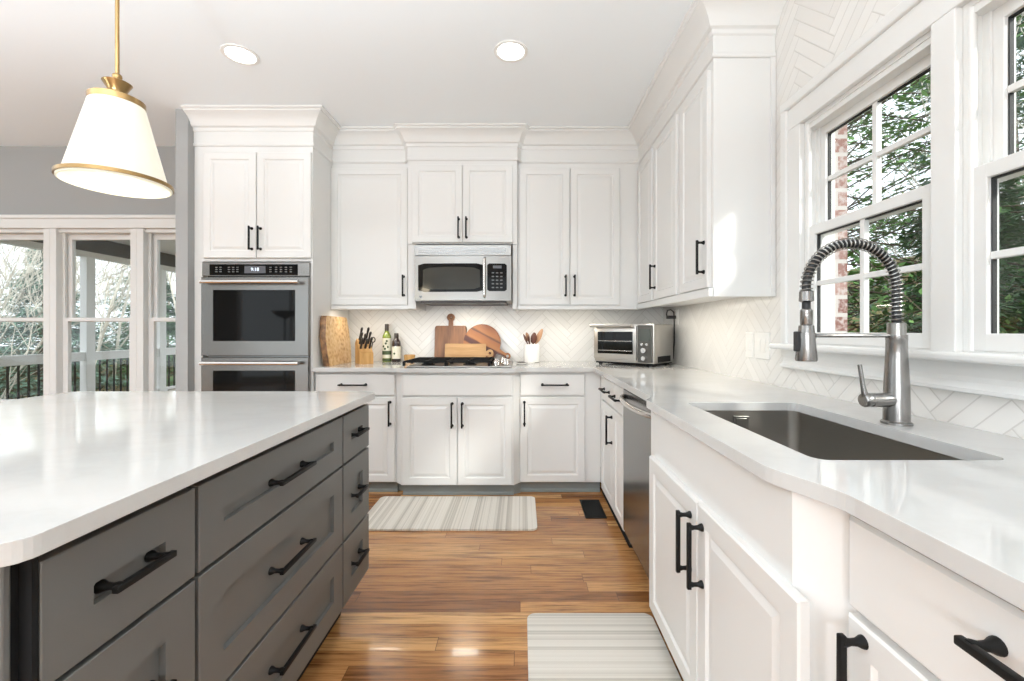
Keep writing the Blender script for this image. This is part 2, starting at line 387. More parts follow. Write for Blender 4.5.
# ------------------------------------------------------------------ right windows
def double_hung(name, y0, y1):
    r = sroot(name)
    m = MB()                                             # jamb liner and tracks
    m.box(XR-.001, 1.312, y1-.012, y1, WZ0, WZ1).box(XR-.001, 1.312, y0, y0+.012, WZ0, WZ1).box(XR, 1.36, y0, y1, WZ1-.015, WZ1).box(XR, 1.36, y0, y1, WZ0, WZ0+.004)
    m.tube([(1.238, y1-.014, WZ0), (1.238, y1-.014, WZ1-.012)], .010, 10).tube([(1.238, y0+.014, WZ0), (1.238, y0+.014, WZ1-.012)], .010, 10)
    m.box(1.268, 1.277, y1-.03, y1-.012, WZ0, WZ1-.015).box(1.268, 1.277, y0+.012, y0+.03, WZ0, WZ1-.015)
    m.box(1.234, 1.277, y0, y1, WZ1-.035, WZ1-.015)
    m.build('jamb', M['trim'], r, True)
    for nm, X, za, zb, br, tr in (('lower_sash', 1.25, WZ0+.004, 1.625, .048, .04), ('upper_sash', 1.295, 1.585, WZ1-.015, .04, .055)):
        s_ = MB(); a, b = y0+.014, y1-.014; h = .017; sw = .042
        s_.box(X-h, X+h, a, a+sw, za, zb, .003).box(X-h, X+h, b-sw, b, za, zb, .003).box(X-h, X+h, a+sw-.004, b-sw+.004, za, za+br, .003).box(X-h, X+h, a+sw-.004, b-sw+.004, zb-tr, zb, .003)
        o = s_.build(nm, M['trim'], r)
        gk = MB(); g0, g1, gz0, gz1 = a+sw, b-sw, za+br, zb-tr
        gk.box(X-.006, X+.006, g1-.004, g1, gz0, gz1).box(X-.006, X+.006, g0, g0+.004, gz0, gz1).box(X-.006, X+.006, g0+.004, g1-.004, gz1-.004, gz1)
        gk.build('gasket', M['rub'], o)
        mu = MB(); yc, zc = (y0+y1)/2, (za+br+zb-tr)/2
        mu.box(X-.010, X+.010, yc-.010, yc+.010, za+br, zb-tr, .002).box(X-.0085, X+.0085, a+sw, b-sw, zc-.010, zc+.010, .002)
        mu.build('muntin', M['trim'], o)
        B('pane', M['glass'], o, X-.002, X+.002, a+sw, b-sw, za+br, zb-tr)
    return r
double_hung('window_1', *WIN[0]); double_hung('window_2', *WIN[1])
# casing, stool and apron
m = MB()
def casing(y0, y1, z0, z1, flip):
    m.box(1.205, XR+.001, y0, y1, z0, z1, .004)
casing(1.865, 1.955, 1.10, 2.08, 0); casing(1.195, 1.269, 1.10, 2.08, 0); casing(.509, .599, 1.10, 2.08, 0)
m.box(1.193, XR, 1.945, 1.985, 1.10, 2.2125, .006).box(1.193, XR, .479, .519, 1.10, 2.2125, .006)
m.box(1.205, XR, .479, 1.985, 2.08, 2.18, .004).box(1.190, XR, .479, 1.985, 2.172, 2.215, .007)
struct(m.build('trim_1', M['trim']))
m = MB(); m.box(1.165, 1.2335, .44, 2.03, 1.095, 1.12, .008); struct(m.build('trim_2', M['trim']))
m = MB(); m.sweep([(XR, 2.0), (XR, .46)], [(.0, 1.0945), (.022, 1.0945), (.020, 1.075), (.010, 1.055), (.012, 1.04), (.020, 1.03), (.028, 1.024), (.028, 1.014), (.022, 1.010), (0, 1.010)])
struct(m.build('trim_3', M['trim'], None, True, 30))

# ------------------------------------------------------------------ dining windows
def tall_window(name, x0, x1):
    r = sroot(name); zm = 1.27
    m = MB(); m.box(x0, x0+.055, YD-.022, YD+.10, DZ0, DZ1, .004).box(x1-.055, x1, YD-.022, YD+.10, DZ0, DZ1, .004).box(x0, x1, YD, YD+.10, DZ1-.03, DZ1).box(x0, x1, YD-.03, YD+.10, DZ0, DZ0+.03)
    m.box(x0+.055, x0+.075, YD+.03, YD+.05, DZ0, DZ1).box(x1-.075, x1-.055, YD+.03, YD+.05, DZ0, DZ1)
    m.build('jamb', M['trim'], r)
    for nm, Y, za, zb in (('lower_sash', YD+.04, DZ0+.03, 1.29), ('upper_sash', YD+.075, 1.255, DZ1-.03)):
        a, b = x0+.060, x1-.060; s_ = MB(); sw = .045; t = .032 if nm == 'lower_sash' else .05; bt = .06 if nm == 'lower_sash' else .032
        s_.box(a, a+sw, Y-.016, Y+.016, za, zb, .003).box(b-sw, b, Y-.016, Y+.016, za, zb, .003).box(a+sw-.003, b-sw+.003, Y-.016, Y+.016, za, za+bt, .003).box(a+sw-.003, b-sw+.003, Y-.016, Y+.016, zb-t, zb, .003)
        o = s_.build(nm, M['trim'], r)
        B('pane', M['glass'], o, a+sw, b-sw, Y-.002, Y+.002, za+bt, zb-t)
for i in range(4): tall_window('window_%d' % (3+i), DX[i], DX[i+1])
m = MB(); m.box(DX[0]-.1, DX[-1]+.03, YD-.03, YD, DZ1, DZ1+.085, .004).box(DX[0]-.1, DX[-1]+.03, YD-.045, YD, DZ1+.08, DZ1+.11, .005)
struct(m.build('trim_4', M['trim']))

# ------------------------------------------------------------------ cabinet builder
RAISED = [(0, .020), (0, .004), (.004, 0), (.050, 0), (.056, .007), (.064, .007), (.082, .0015)]
SLAB = [(0, .020), (0, .006), (.006, 0)]
SHAKER = [(0, .020), (0, .0015), (.0015, 0), (.072, 0), (.0725, .012)]
def pull(parent, x, z, y, L, vert):
    """bar pull on flared posts, centred at (x, z), mounted on plane y, sticking out to -y"""
    m = MB(); h = L/2-.012; bar = .0055
    ax = Vector((0, 0, 1)) if vert else Vector((1, 0, 0)); c = Vector((x, y, z))
    R = Matrix.Rotation(PI/2, 4, 'X')
    for s_ in (-1, 1):
        m.lathe([(.0105, 0), (.010, .004), (.0062, .012), (.0055, .022), (.0075, .030), (.0072, .036)], c+ax*h*s_, 14, R)
    a, b = c-ax*(h+.012), c+ax*(h+.012)
    m.box(min(a.x, b.x)-(bar if vert else 0), max(a.x, b.x)+(bar if vert else 0), y-.041, y-.030, min(a.z, b.z)-(0 if vert else bar), max(a.z, b.z)+(0 if vert else bar), .0018)
    return m.build('handle', M['black'], parent, True, 35)
def front(root, kind, x0, x1, z0, z1, style, m, hd=None):
    st = {'raised': RAISED, 'slab': SLAB, 'shaker': SHAKER}[style]
    if style == 'raised' and min(x1-x0, z1-z0) < .20: st = [(i*.75, d) for i, d in st]
    o = MB().panel(x0, x1, z0, z1, -.0205, st).build(kind, m, root)
    if hd:
        y = -.0205+(.012 if style == 'shaker' and hd[3] == 'in' else 0)
        pull(o, hd[0], hd[1], y, hd[2], hd[3] == 'v')
    return o
def hollow(W, D, z0, z1, top=False):
    m = MB(); t = .018
    m.box(0, t, .02, D, z0, z1).box(W-t, W, .02, D, z0, z1).box(0, W, 0, .02, z0, z1).box(t, W-t, D-.012, D, z0, z1).box(t, W-t, .02, D-.012, z0, z0+t)
    if top: m.box(t, W-t, .02, D-.012, z1-t, z1)
    return m
def cabinet(name, label, loc, rz, W, D, z0, z1, fronts, m='cab', style='raised', toe=None, top=False, group=None):
    r = thing(name, label, 'cabinet', loc, rz, group)
    hollow(W, D, z0, z1, top).build('carcass', M[m], r)
    if toe is not None:
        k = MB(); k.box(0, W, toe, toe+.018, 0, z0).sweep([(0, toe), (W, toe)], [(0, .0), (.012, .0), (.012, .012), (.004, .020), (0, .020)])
        k.build('toe_kick', M['toe' if rz == 0 else 'isld'], r)  # side-facing toe kicks painted near-black to stand for shade under the cabinets
    for f in fronts: front(r, f[0], f[1], f[2], f[3], f[4], f[5] if len(f) > 5 and f[5] else style, M[m], f[6] if len(f) > 6 else None)
    return r
DZ = (.71, .866); RZ = (.086, .70)      # drawer and door heights of the base cabinets
# back run
cabinet('base_cabinet', 'white base cabinet with one wide drawer left of the cooktop', (-1.495, 3.12, 0), 0, .588, .60, .08, .884,
        [('drawer', .006, .580, *DZ, 'slab', (.285, .79, .20, 'h')), ('door', .006, .580, *RZ, None, (.548, .585, .18, 'v'))], toe=.035)
cabinet('cooktop_cabinet', 'white double door base cabinet under the gas cooktop', (-.852, 3.06, 0), 0, .796, .66, .08, .884,
        [('panel', .010, .786, .717, .866, 'slab'), ('door', .010, .3955, .086, .705, None, (.362, .585, .18, 'v')), ('door', .3995, .786, .086, .705, None, (.434, .585, .18, 'v'))], toe=.035)
cabinet('base_cabinet', 'white base cabinet with single drawer right of the cooktop', (-.006, 3.12, 0), 0, .58, .60, .08, .884,
        [('drawer', -.004, .464, *DZ, 'slab', (.245, .79, .20, 'h')), ('door', -.004, .464, *RZ, None, (.027, .585, .18, 'v'))], toe=.035)
# slanted corner posts that join the bumped-out cooktop cabinet to its neighbours
for nm, P, lb in (('corner_post', [(-.9065, 3.12), (-.8525, 3.06), (-.8525, 3.2), (-.9065, 3.2)], 'narrow slanted white post at the left side of the cooktop cabinet'),
                  ('corner_post', [(-.0555, 3.06), (-.0065, 3.12), (-.0065, 3.2), (-.0555, 3.2)], 'narrow slanted white post at the right side of the cooktop cabinet')):
    o = thing(nm, lb, 'cabinet trim', (P[0][0], P[0][1], 0)); q0 = P[0]
    MB().prism([(x-q0[0], y-q0[1]) for x, y in P], .08, .884).build('shaft', M['cab'], o); MB().prism([(x-q0[0], max(y-q0[1], .034)+.012) for x, y in P], 0, .0795).build('toe_kick', M['toe'], o)
# right run (front faces -X)
cabinet('corner_cabinet', 'white base cabinet with two drawers between the corner and the dishwasher', (.575, 3.118, 0), -PI/2, .783, .60, .08, .884,
        [('drawer', .13, .515, *DZ, 'slab', (.33, .79, .18, 'h')), ('drawer', .521, .775, *DZ, 'slab', (.65, .79, .18, 'h')),
         ('door', .13, .515, *RZ, None, (.485, .57, .18, 'v')), ('door', .521, .775, *RZ)], toe=.022)
cabinet('sink_cabinet', 'white bumped-out double door sink cabinet under the sink', (.500, 1.66, 0), -PI/2, .866, .70, .13, .884,
        [('door', .042, .4845, .142, .71, None, (.440, .582, .175, 'v')), ('door', .488, .915, .142, .71, None, (.520, .582, .175, 'v'))], toe=.07)
P = [(.500, .7935), (.575, .738), (.72, .738), (.72, .7935)]
tag(MB().prism(P, 0, .884).build('corner_post', M['cab']), 'white slanted post where the sink cabinet steps back to the near cabinet', 'cabinet trim')
cabinet('base_cabinet', 'white base cabinet nearest the camera right of the sink cabinet, with drawer and doors', (.575, .737, 0), -PI/2, .66, .60, .08, .884,
        [('drawer', .004, .652, .7126, .866, 'slab', (.325, .813, .20, 'h')), ('door', .004, .326, .086, .700, None, (.040, .592, .19, 'v')), ('door', .330, .652, .086, .700, None, None)], toe=.04)
cabinet('base_cabinet', 'white base cabinet behind the camera', (.575, .076, 0), -PI/2, 1.2, .60, .08, .884,
        [('drawer', .004, 1.19, .7126, .866, 'slab'), ('door', .004, .59, .086, .70), ('door', .6, 1.19, .086, .70)], toe=.04)

# upper cabinets
UB, UT = 1.366, 2.50
def upper(label, x0, x1, y, z0, doors, z1=UT, name='wall_cabinet', d=None):
    return cabinet(name, label, (x0, y, 0), 0, x1-x0, (YB-.002-y) if d is None else d, z0, z1, doors, top=True)
upper('white single door wall cabinet beside the oven tower', -1.4975, -.888, 3.40, UB, [('door', -.002, .601, 1.38, 2.458, None, (.572, 1.53, .17, 'v'))])
r = upper('white short double door wall cabinet above the microwave', -.886, -.034, 3.35, 1.853,
      [('door', .036, .4265, 1.862, 2.468, None, (.400, 1.972, .165, 'v')), ('door', .4305, .818, 1.862, 2.468, None, (.460, 1.972, .165, 'v'))])
B('side_filler', M['cab'], r, 0, .06, .012, .378, 1.35, 1.8525); B('side_filler', M['cab'], r, .817, .852, .012, .378, 1.35, 1.8525)
upper('white tall double door wall cabinet above the utensil crock', -.032, .93, 3.40, UB,
      [('door', .016, .409, 1.38, 2.458, None, (.378, 1.53, .17, 'v')), ('door', .417, .806, 1.38, 2.458, None, (.448, 1.53, .17, 'v'))])
r = cabinet('wall_cabinet', 'white wall cabinet along the window wall with three doors and a plain end panel', (.931, 3.399, 0), -PI/2, 1.304, XR-.933, UB, UT,
        [('door', .02, .385, 1.392, 2.458), ('door', .435, .862, 1.392, 2.458, None, (.470, 1.545, .17, 'v')), ('door', .922, 1.288, 1.392, 2.458, None, (1.255, 1.545, .17, 'v'))], top=True)
B('end_panel', M['cab'], r, 1.3045, 1.3155, -.001, XR-.933, 1.345, UT)
B('end_rail', M['cab'], r, 1.316, 1.321, -.001, XR-.933, 1.345, 1.39)
B('scribe_strip', M['cab'], r, 1.316, 1.326, XR-.955, XR-.9335, 1.345, UT)

# oven tower
TX0, TX1 = -2.350, -1.499; TY = 3.09
t = thing('oven_tower_cabinet', 'tall white cabinet tower that houses the double wall oven', 'cabinet', (TX0, TY, 0), 0)
W = TX1-TX0; m = MB()
m.box(0, .06, 0, .632, .08, UT).box(W-.018, W, 0, .632, .08, UT).box(.06, W-.018, .61, .632, .08, UT).box(.06, W-.018, 0, .61, 1.676, UT).box(.06, W-.018, 0, .61, .08, .45)
m.build('carcass', M['cab'], t)
B('toe_kick', M['toe'], t, 0, W, .05, .07, 0, .08)
front(t, 'door', .075, .453, 1.698, 2.455, 'raised', M['cab'], (.425, 1.835, .17, 'v')); front(t, 'door', .460, .846, 1.698, 2.455, 'raised', M['cab'], (.488, 1.835, .17, 'v'))
front(t, 'drawer', .075, .846, .09, .44, 'raised', M['cab'], (.46, .30, .2, 'h'))

# crown moulding and frieze over every tall and wall cabinet, one continuous run
prof = [(0, 2.501), (.004, 2.501), (.010, 2.506), (.010, 2.520), (.004, 2.526), (.004, 2.606), (.012, 2.611), (.014, 2.632), (.030, 2.638), (.036, 2.648), (.046, 2.668), (.064, 2.690), (.090, 2.706), (.104, 2.712), (.104, 2.722), (.120, 2.727), (.120, 2.7395), (0, 2.7395)]
path = [(-2.352, 3.0895), (-1.4985, 3.0895), (-1.4985, 3.3995), (-.917, 3.3995), (-.8855, 3.3495), (-.034, 3.3495), (-.003, 3.3995), (.9305, 3.3995), (.9305, 2.0835), (1.2275, 2.0835)]
struct(MB().sweep(path, prof).build('trim_5', M['cab'], None, True, 25))
# frieze backing between cabinet tops and ceiling
w = MB(); w.box(-2.35, -1.499, 3.09, YB-.001, 2.5005, 2.7395).box(-1.499, -.89, 3.40, YB-.001, 2.5005, 2.7395).box(-.884, -.036, 3.35, YB-.001, 2.5005, 2.7395).box(-.034, 1.2, 3.40, YB-.001, 2.5005, 2.7395).box(.931, XR-.001, 2.098, 3.40, 2.5005, 2.7395)
struct(w.build('trim_6', M['cab']))
# light rail under the wall cabinets
w = MB(); w.box(-1.497, -.888, 3.376, 3.3995, 1.345, 1.376, .003).box(-.032, .905, 3.376, 3.3995, 1.345, 1.376, .003).box(.907, .9305, 2.085, 3.376, 1.345, 1.386, .003)
struct(w.build('trim_7', M['cab']))

# ------------------------------------------------------------------ countertops
def sstep(a, b, n=10):
    out = []
    for i in range(n+1):
        t_ = i/n; k = t_*t_*(3-2*t_); out.append((a[0]+(b[0]-a[0])*t_, a[1]+(b[1]-a[1])*t_, k))
    return out
def s_edge(p, q, axis):
    """S-curve from p to q; `axis` moves linearly, the other eases"""
    r = []
    for i in range(11):
        t_ = i/10; k = t_*t_*(3-2*t_)
        r.append((p[0]+(q[0]-p[0])*(t_ if axis == 0 else k), p[1]+(q[1]-p[1])*(t_ if axis == 1 else k)))
    return r
def rrect(x0, x1, y0, y1, r, n=6):
    P = []
    for cx, cy, a0 in ((x1-r, y1-r, 0), (x0+r, y1-r, 90), (x0+r, y0+r, 180), (x1-r, y0+r, 270)):
        for i in range(n+1):
            a = math.radians(a0+90*i/n); P.append((cx+r*math.cos(a), cy+r*math.sin(a)))
    return P
CT0, CT1 = .885, .915
outer = [(-1.497, 3.07)] + s_edge((-.96, 3.07), (-.86, 3.015), 0) + s_edge((-.05, 3.015), (.05, 3.07), 0) + [(.51, 3.07), (.52, 3.06)] \
    + s_edge((.52, 1.74), (.478, 1.64), 1) + s_edge((.476, .86), (.528, .68), 1) + [(.528, -1.1), (XR-.001, -1.1), (XR-.001, YB-.001), (-1.497, YB-.001)]
SX0, SX1, SY0, SY1 = .605, 1.005, .880, 1.583
hole = rrect(SX0, SX1, SY0, SY1, .03, 6)
ct = MB().prism(outer, CT0, CT1, [hole]).build('countertop', M['quartz'])
bv = ct.modifiers.new('edge', 'BEVEL'); bv.width = .0025; bv.segments = 2; bv.limit_method = 'ANGLE'; bv.angle_limit = math.radians(50)
tag(ct, 'white quartz countertop running in an L along the back and window walls', 'countertop')
ict = MB().prism(rrect(-1.95, -.63, .53, 1.875, .035, 6), CT0, CT1).build('island_countertop', M['quartz'])
bv = ict.modifiers.new('edge', 'BEVEL'); bv.width = .0035; bv.segments = 2; bv.limit_method = 'ANGLE'; bv.angle_limit = math.radians(50)
tag(ict, 'white quartz countertop on the charcoal kitchen island', 'countertop')

# ------------------------------------------------------------------ island
il = thing('kitchen_island', 'charcoal grey island with shaker drawers and black pulls', 'kitchen island', (-.675, .56, 0), PI/2)
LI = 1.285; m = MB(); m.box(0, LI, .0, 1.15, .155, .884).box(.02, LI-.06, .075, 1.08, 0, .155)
m.build('carcass', M['isld'], il)  # charcoal carcass coloured near-black so the drawer gaps look shaded
m = MB(); m.box(-.006, .016, .012, .06, .10, .884, .003).box(-.006, .006, -.004, .02, .10, .884, .003).box(.0, .006, .05, 1.15, .155, .884); m.build('end_panel', M['isl'], il)
B('painted_shade_strip', M['isld'], il, .0165, .0245, -.0185, .0, .155, .884)  # black strip drawn where the near drawer side lies in shade
B('end_panel', M['isl'], il, LI, LI+.004, -.0, 1.15, .155, .884)
rows = [(.688, .864), (.404, .679), (.160, .395)]
for (a, b, L) in ((.026, .303, .115), (.313, 1.012, .185), (1.022, 1.284, .12)):
    for z0, z1 in rows:
        fr = front(il, 'drawer', a, b, z0, z1, 'shaker', M['isl'])
        pull(fr, (a+b)/2, (z0+z1)/2, -.0085, L, False)

# ------------------------------------------------------------------ appliances
# double wall oven
OX0, OX1 = -2.277, -1.512; ov = thing('double_wall_oven', 'stainless double wall oven with black glass doors in the tower', 'oven', (OX0, 3.088, .46), 0)
W = OX1-OX0; z = lambda a: a-.46
B('housing', M['dsteel'], ov, .02, W-.02, .005, .58, z(.462), z(1.668))
m = MB(); m.box(0, W, -.024, .0, z(1.568), z(1.666), .003); cp = m.build('control_panel', M['osteel'], ov)
B('control_glass', M['bglass'], cp, .055, W-.082, -.027, -.0235, z(1.574), z(1.652), bev=.001)
B('display', M['dispg'], cp, .305, .455, -.0285, -.0268, z(1.588), z(1.640))
def text(txt, size, mtl, parent, loc, rot=(PI/2, 0, 0), name='lettering', ext=.0004):
    c = bpy.data.curves.new(name, 'FONT'); c.body = txt; c.size = size; c.extrude = ext; c.align_x = 'CENTER'; c.align_y = 'CENTER'
    tmp = bpy.data.objects.new('tmp', c); COL.objects.link(tmp); bpy.context.view_layer.update()
    me = bpy.data.meshes.new_from_object(tmp.evaluated_get(bpy.context.evaluated_depsgraph_get())); bpy.data.objects.remove(tmp)
    me.materials.clear(); me.materials.append(mtl)
    o = bpy.data.objects.new(name, me); COL.objects.link(o); o.parent = parent; o.location = loc; o.rotation_euler = rot; return o
text('9:18', .034, M['disp'], cp, (.380, -.0292, z(1.614)), name='clock_digits')
for cx in (.105, .135, .195, .225, .255, .49, .53, .565, .60, .635):
    for zz in (1.598, 1.614, 1.63): B('touch_key', M['mark'], cp, cx-.008, cx+.008, -.0278, -.0268, z(zz)-.003, z(zz)+.003)
for z0, z1 in ((1.000, 1.560), (.470, .988)):
    st = [(0, .024), (0, .002), (.002, 0)]
    d = MB().panel(0, W, z(z0), z(z1), -.036, [(0, .034), (0, .004), (.004, 0)]).build('oven_door', M['osteel'], ov)
    g = MB(); g.box(.088, W-.095, -.0385, -.0355, z(z0+.105), z(z1-.092), .0012); g.build('door_glass', M['bglass'], d)
    h = MB(); zz = z(z1-.038); h.tube([(.03, -.080, zz), (W/2, -.084, zz), (W-.05, -.080, zz)], .0135, 14)
    for xx in (.06, W-.08): h.box(xx-.014, xx+.014, -.082, -.035, zz-.012, zz+.012, .003)
    h.build('handle', M['chrome'], d, True)
# over-the-range microwave
MX0, MX1 = -.822, -.078; mw = thing('microwave', 'stainless over-the-range microwave under the short wall cabinet', 'microwave', (MX0, 3.33, 1.394), 0)
W = MX1-MX0; H = .446
B('housing', M['msteel'], mw, .0, W, .0, .398, .012, H)
m = MB(); m.box(0, W, -.022, 0, H-.085, H, .004); v = m.build('vent_grille', M['msteel'], mw)
m = MB()
for i in range(4): m.box(.03, W-.04, -.0245, -.021, H-.070+i*.0125, H-.0635+i*.0125)
m.build('louvre', M['dsteel'], v)
d = MB(); prof_n = 14                                            # bowed door front
xs = [W*i/prof_n for i in range(prof_n+1)]; bow = lambda x: -.022-.018*math.sin(PI*x/W)
d.rings([[(x, 0, .012), (x, bow(x), .016), (x, bow(x), H-.088), (x, 0, H-.088)] for x in xs]); dr = d.build('door', M['msteel'], mw, True, 30)
def bowed(mb, x0, x1, z0, z1, off, n=10, arch=0):
    L = []
    for i in range(n+1):
        x = x0+(x1-x0)*i/n; e = 1-(2*i/n-1)**2; r_ = .012 if i in (0, n) else 0
        L.append([(x, bow(x)+.001, z0+r_-arch*e*.5), (x, bow(x)-off, z0+r_-arch*e*.5), (x, bow(x)-off, z1-r_+arch*e), (x, bow(x)+.001, z1-r_+arch*e)])
    mb.rings(L); return mb
bowed(MB(), .028, W-.215, .082, .300, .003).build('door_frame', M['bglass'], dr, True, 30)
bowed(MB(), .065, W-.240, .106, .262, .0045, arch=.012).build('door_glass', M['mwglass'], dr, True, 30)
cp = bowed(MB(), W-.185, W-.035, .088, .300, .003).build('control_panel', M['bglass'], mw, True, 30)
for r_ in range(5):
    for c_ in range(3):
        x = W-.150+c_*.032; B('button', M['mark'], cp, x, x+.018, bow(x)-.0045, bow(x)-.002, .112+r_*.028, .120+r_*.028)
B('display', M['dispg'], cp, W-.145, W-.075, bow(W-.11)-.005, bow(W-.11)-.002, .262, .284)
h = MB(); x = W-.205; h.tube([(x, bow(x)-.004, .34), (x, bow(x)-.03, .325), (x, bow(x)-.036, .19), (x, bow(x)-.03, .055), (x, bow(x)-.004, .045)], .0115, 12); h.build('handle', M['chrome'], dr, True)
m = MB(); m.lathe([(.011, 0), (.011, .002), (.009, .003)], (.048, bow(.048)+.001, .047), 20, Matrix.Rotation(PI/2, 4, 'X')); m.build('badge', M['dsteel'], dr)
lb = B('hood_lamp', M['led'], mw, .33, .46, .02, .10, .006, .0125)
B('underside', M['dark'], mw, .04, W-.04, .0, .39, -.002, .012)
lamp('hood_light', 'AREA', (W/2, .10, -.012), 2.2, (1, .92, .78), .2, .08, parent=mw)

# dishwasher
dw = thing('dishwasher', 'dark stainless dishwasher between corner cabinet and sink cabinet', 'dishwasher', (.575, 2.330, 0), -PI/2)
W = .605
B('tub', M['dsteel'], dw, .004, W, .004, .58, .10, .868)
m = MB(); m.panel(.004, W, .105, .868, -.025, [(0, .027), (0, .004), (.004, 0)]); d = m.build('door', M['dsteel'], dw)
h = MB(); N = 14; h.tube([(.03+(W-.06)*i/N, -.03-.045*math.sin(PI*i/N)**.6, .828) for i in range(N+1)], .013, 12); h.build('handle', M['chrome'], d, True)
B('control_strip', M['black'], d, .004, W, -.0252, .0, .8685, .880)
B('toe_kick', M['black'], dw, .004, W, .03, .045, 0, .104)

# gas cooktop
ck = thing('gas_cooktop', 'black gas cooktop with cast iron grates set in the back counter', 'cooktop', (-.448, 3.31, .915), 0)
MB().box(-.375, .375, -.245, .245, .0005, .010, .004).build('deck', M['steel'], ck)
for gx in (-.245, .065):
    g = MB(); x0, x1 = gx-.150, gx+.150; y0, y1 = -.225, .225; zt = .046
    for (a, b) in (((x0, y0), (x1, y0)), ((x0, y1), (x1, y1)), ((x0, y0), (x0, y1)), ((x1, y0), (x1, y1)), ((x0, 0), (x1, 0)), ((gx, y0), (gx, y1)), ((x0, -.115), (x1, -.115)), ((x0, .115), (x1, .115))):
        g.box(min(a[0], b[0])-.006, max(a[0], b[0])+.006, min(a[1], b[1])-.006, max(a[1], b[1])+.006, zt-.012, zt, .002)
    for px in (x0, x1):
        for py in (y0, y1, 0): g.box(px-.009, px+.009, py-.009, py+.009, .010, zt-.008, .002)
    g.build('grate', M['iron'], ck)
    for py in (-.115, .115):
        b_ = MB(); b_.lathe([(.050, .0095), (.050, .016), (.036, .018), (.036, .026), (.030, .030)], (gx, py, 0), 20); b_.build('burner', M['iron'], ck, True)
for kx, ky in ((.262, -.17), (.330, -.13), (.262, -.03), (.330, .02), (.30, .12)):
    b_ = MB(); b_.lathe([(.024, .0095), (.024, .016), (.020, .020), (.018, .044), (.015, .047)], (kx, ky, 0), 18); b_.box(kx-.003, kx+.003, ky-.016, ky+.016, .045, .052, .001); b_.build('knob', M['chrome'], ck, True)

# toaster oven
to = thing('toaster_oven', 'brushed steel countertop toaster oven angled in the corner', 'toaster oven', (.764, 3.247, .915), math.radians(-42))
# local: front faces -Y, x from -.24 to .24
W, D, H = .50, .345, .312
MB().box(-W/2, W/2, 0, D, .022, H, .010).build('housing', M['tsteel'], to, True)
m = MB(); m.box(-W/2+.006, .118, -.016, 0, .045, H-.012, .005); d = m.build('door', M['tsteel'], to, True)
B('door_glass', M['bglass'], d, -W/2+.042, .092, -.0185, -.015, .088, H-.056, bev=.001)
m = MB()
for zz in (.112, .185): m.tube([(-W/2+.05, -.0195, zz), (.085, -.0195, zz)], .003, 8)
m.build('rack', M['chrome'], d)
h = MB(); zz = H-.010; h.tube([(-W/2-.004, -.050, zz), (.10, -.050, zz)], .013, 12)
for xx in (-W/2+.03, .075): h.box(xx-.008, xx+.008, -.05, -.012, zz-.008, zz+.008)
h.build('handle', M['tsteel'], d, True)
cp = B('control_panel', M['dgrey'], to, .126, W/2-.008, -.012, 0, .032, H-.008, bev=.004)
B('display', M['lcd'], cp, .142, W/2-.022, -.0145, -.0118, .190, .275, bev=.001)
R = Matrix.Rotation(PI/2, 4, 'X')
for kx, kz, kr in ((.178, .120, .022), (.178, .062, .019)):
    k_ = MB(); k_.lathe([(kr, 0), (kr, .010), (kr*.85, .018)], (kx, -.0115, kz), 20, R); k_.build('knob', M['chrome'], cp, True)
for kx in (.160, .198):
    k_ = MB(); k_.lathe([(.010, 0), (.010, .005), (.008, .007)], (kx, -.0115, .163), 16, R); k_.build('button', M['chrome'], cp, True)
m = MB(); m.box(W/2+.0005, W/2+.003, .06, .28, .03, .075); m.build('side_vent', M['iron'], to)
B('base_tray', M['black'], to, -W/2+.012, W/2-.01, .006, D-.01, .012, .024)
for fx in (-W/2+.04, W/2-.04):
    for fy in (.03, D-.03): MB().lathe([(.014, 0.0005), (.016, .014)], (fx, fy, 0), 14).build('foot', M['rub'], to)

# ------------------------------------------------------------------ sink and faucet
sk = thing('kitchen_sink', 'stainless undermount sink below the window', 'sink', (.805, 1.2315, .66), 0)
a, b = SX1-SX0, SY1-SY0
m = MB(); hx, hy = a/2+.006, b/2+.006
def rr(e, rad, zz): return [(x, y, zz) for x, y in rrect(-hx+e, hx-e, -hy+e, hy-e, rad, 5)]
m.rings([rr(-.022, .05, .2245), rr(0, .034, .2245), rr(.002, .033, .05), rr(.012, .032, .018), rr(.04, .03, .006), rr(.16, .02, .002)], True, False, True)
bs = m.build('basin', M['sinks'], sk, True, 50)
sd = bs.modifiers.new('thickness', 'SOLIDIFY'); sd.thickness = .0015; sd.offset = -1
MB().lathe([(.045, .0035), (.043, .008), (.030, .0055), (.010, .0075)], (.05, .08, .0), 24).build('drain', M['chrome'], sk, True)
m = MB(); m.box(-.025, .030, hy-.0105, hy-.0030, .160, .205, .001).box(-.017, .022, hy-.013, hy-.009, .167, .198, .001); m.build('overflow', M['steel'], sk)

fc = thing('kitchen_faucet', 'brushed steel spring pull-down faucet behind the sink', 'faucet', (1.064, 1.22, .9155), 0)
m = MB(); m.lathe([(.036, 0), (.036, .006), (.031, .010), (.0305, .06), (.029, .12), (.0255, .19), (.0245, .236), (.0250, .237), (.0250, .252)], (0, 0, 0), 28); m.build('body', M['fsteel'], fc, True)
m = MB(); m.lathe([(.0215, .252), (.0215, .285), (.018, .287)], (0, 0, 0), 24); m.build('collar', M['steel'], fc, True)
za = .384; R_ = .128                                                # arch
arc = [Vector((0, 0, .28+(za-.28)*i/6)) for i in range(6)] + [Vector((-R_+R_*math.cos(t_), 0, za+R_*math.sin(t_))) for t_ in [PI*i/28 for i in range(29)]] + [Vector((-2*R_, 0, za-.02))]
m = MB(); m.tube(arc + [Vector((-2*R_, 0, .315))], .0112, 10); m.build('hose', M['rub'], fc, True)
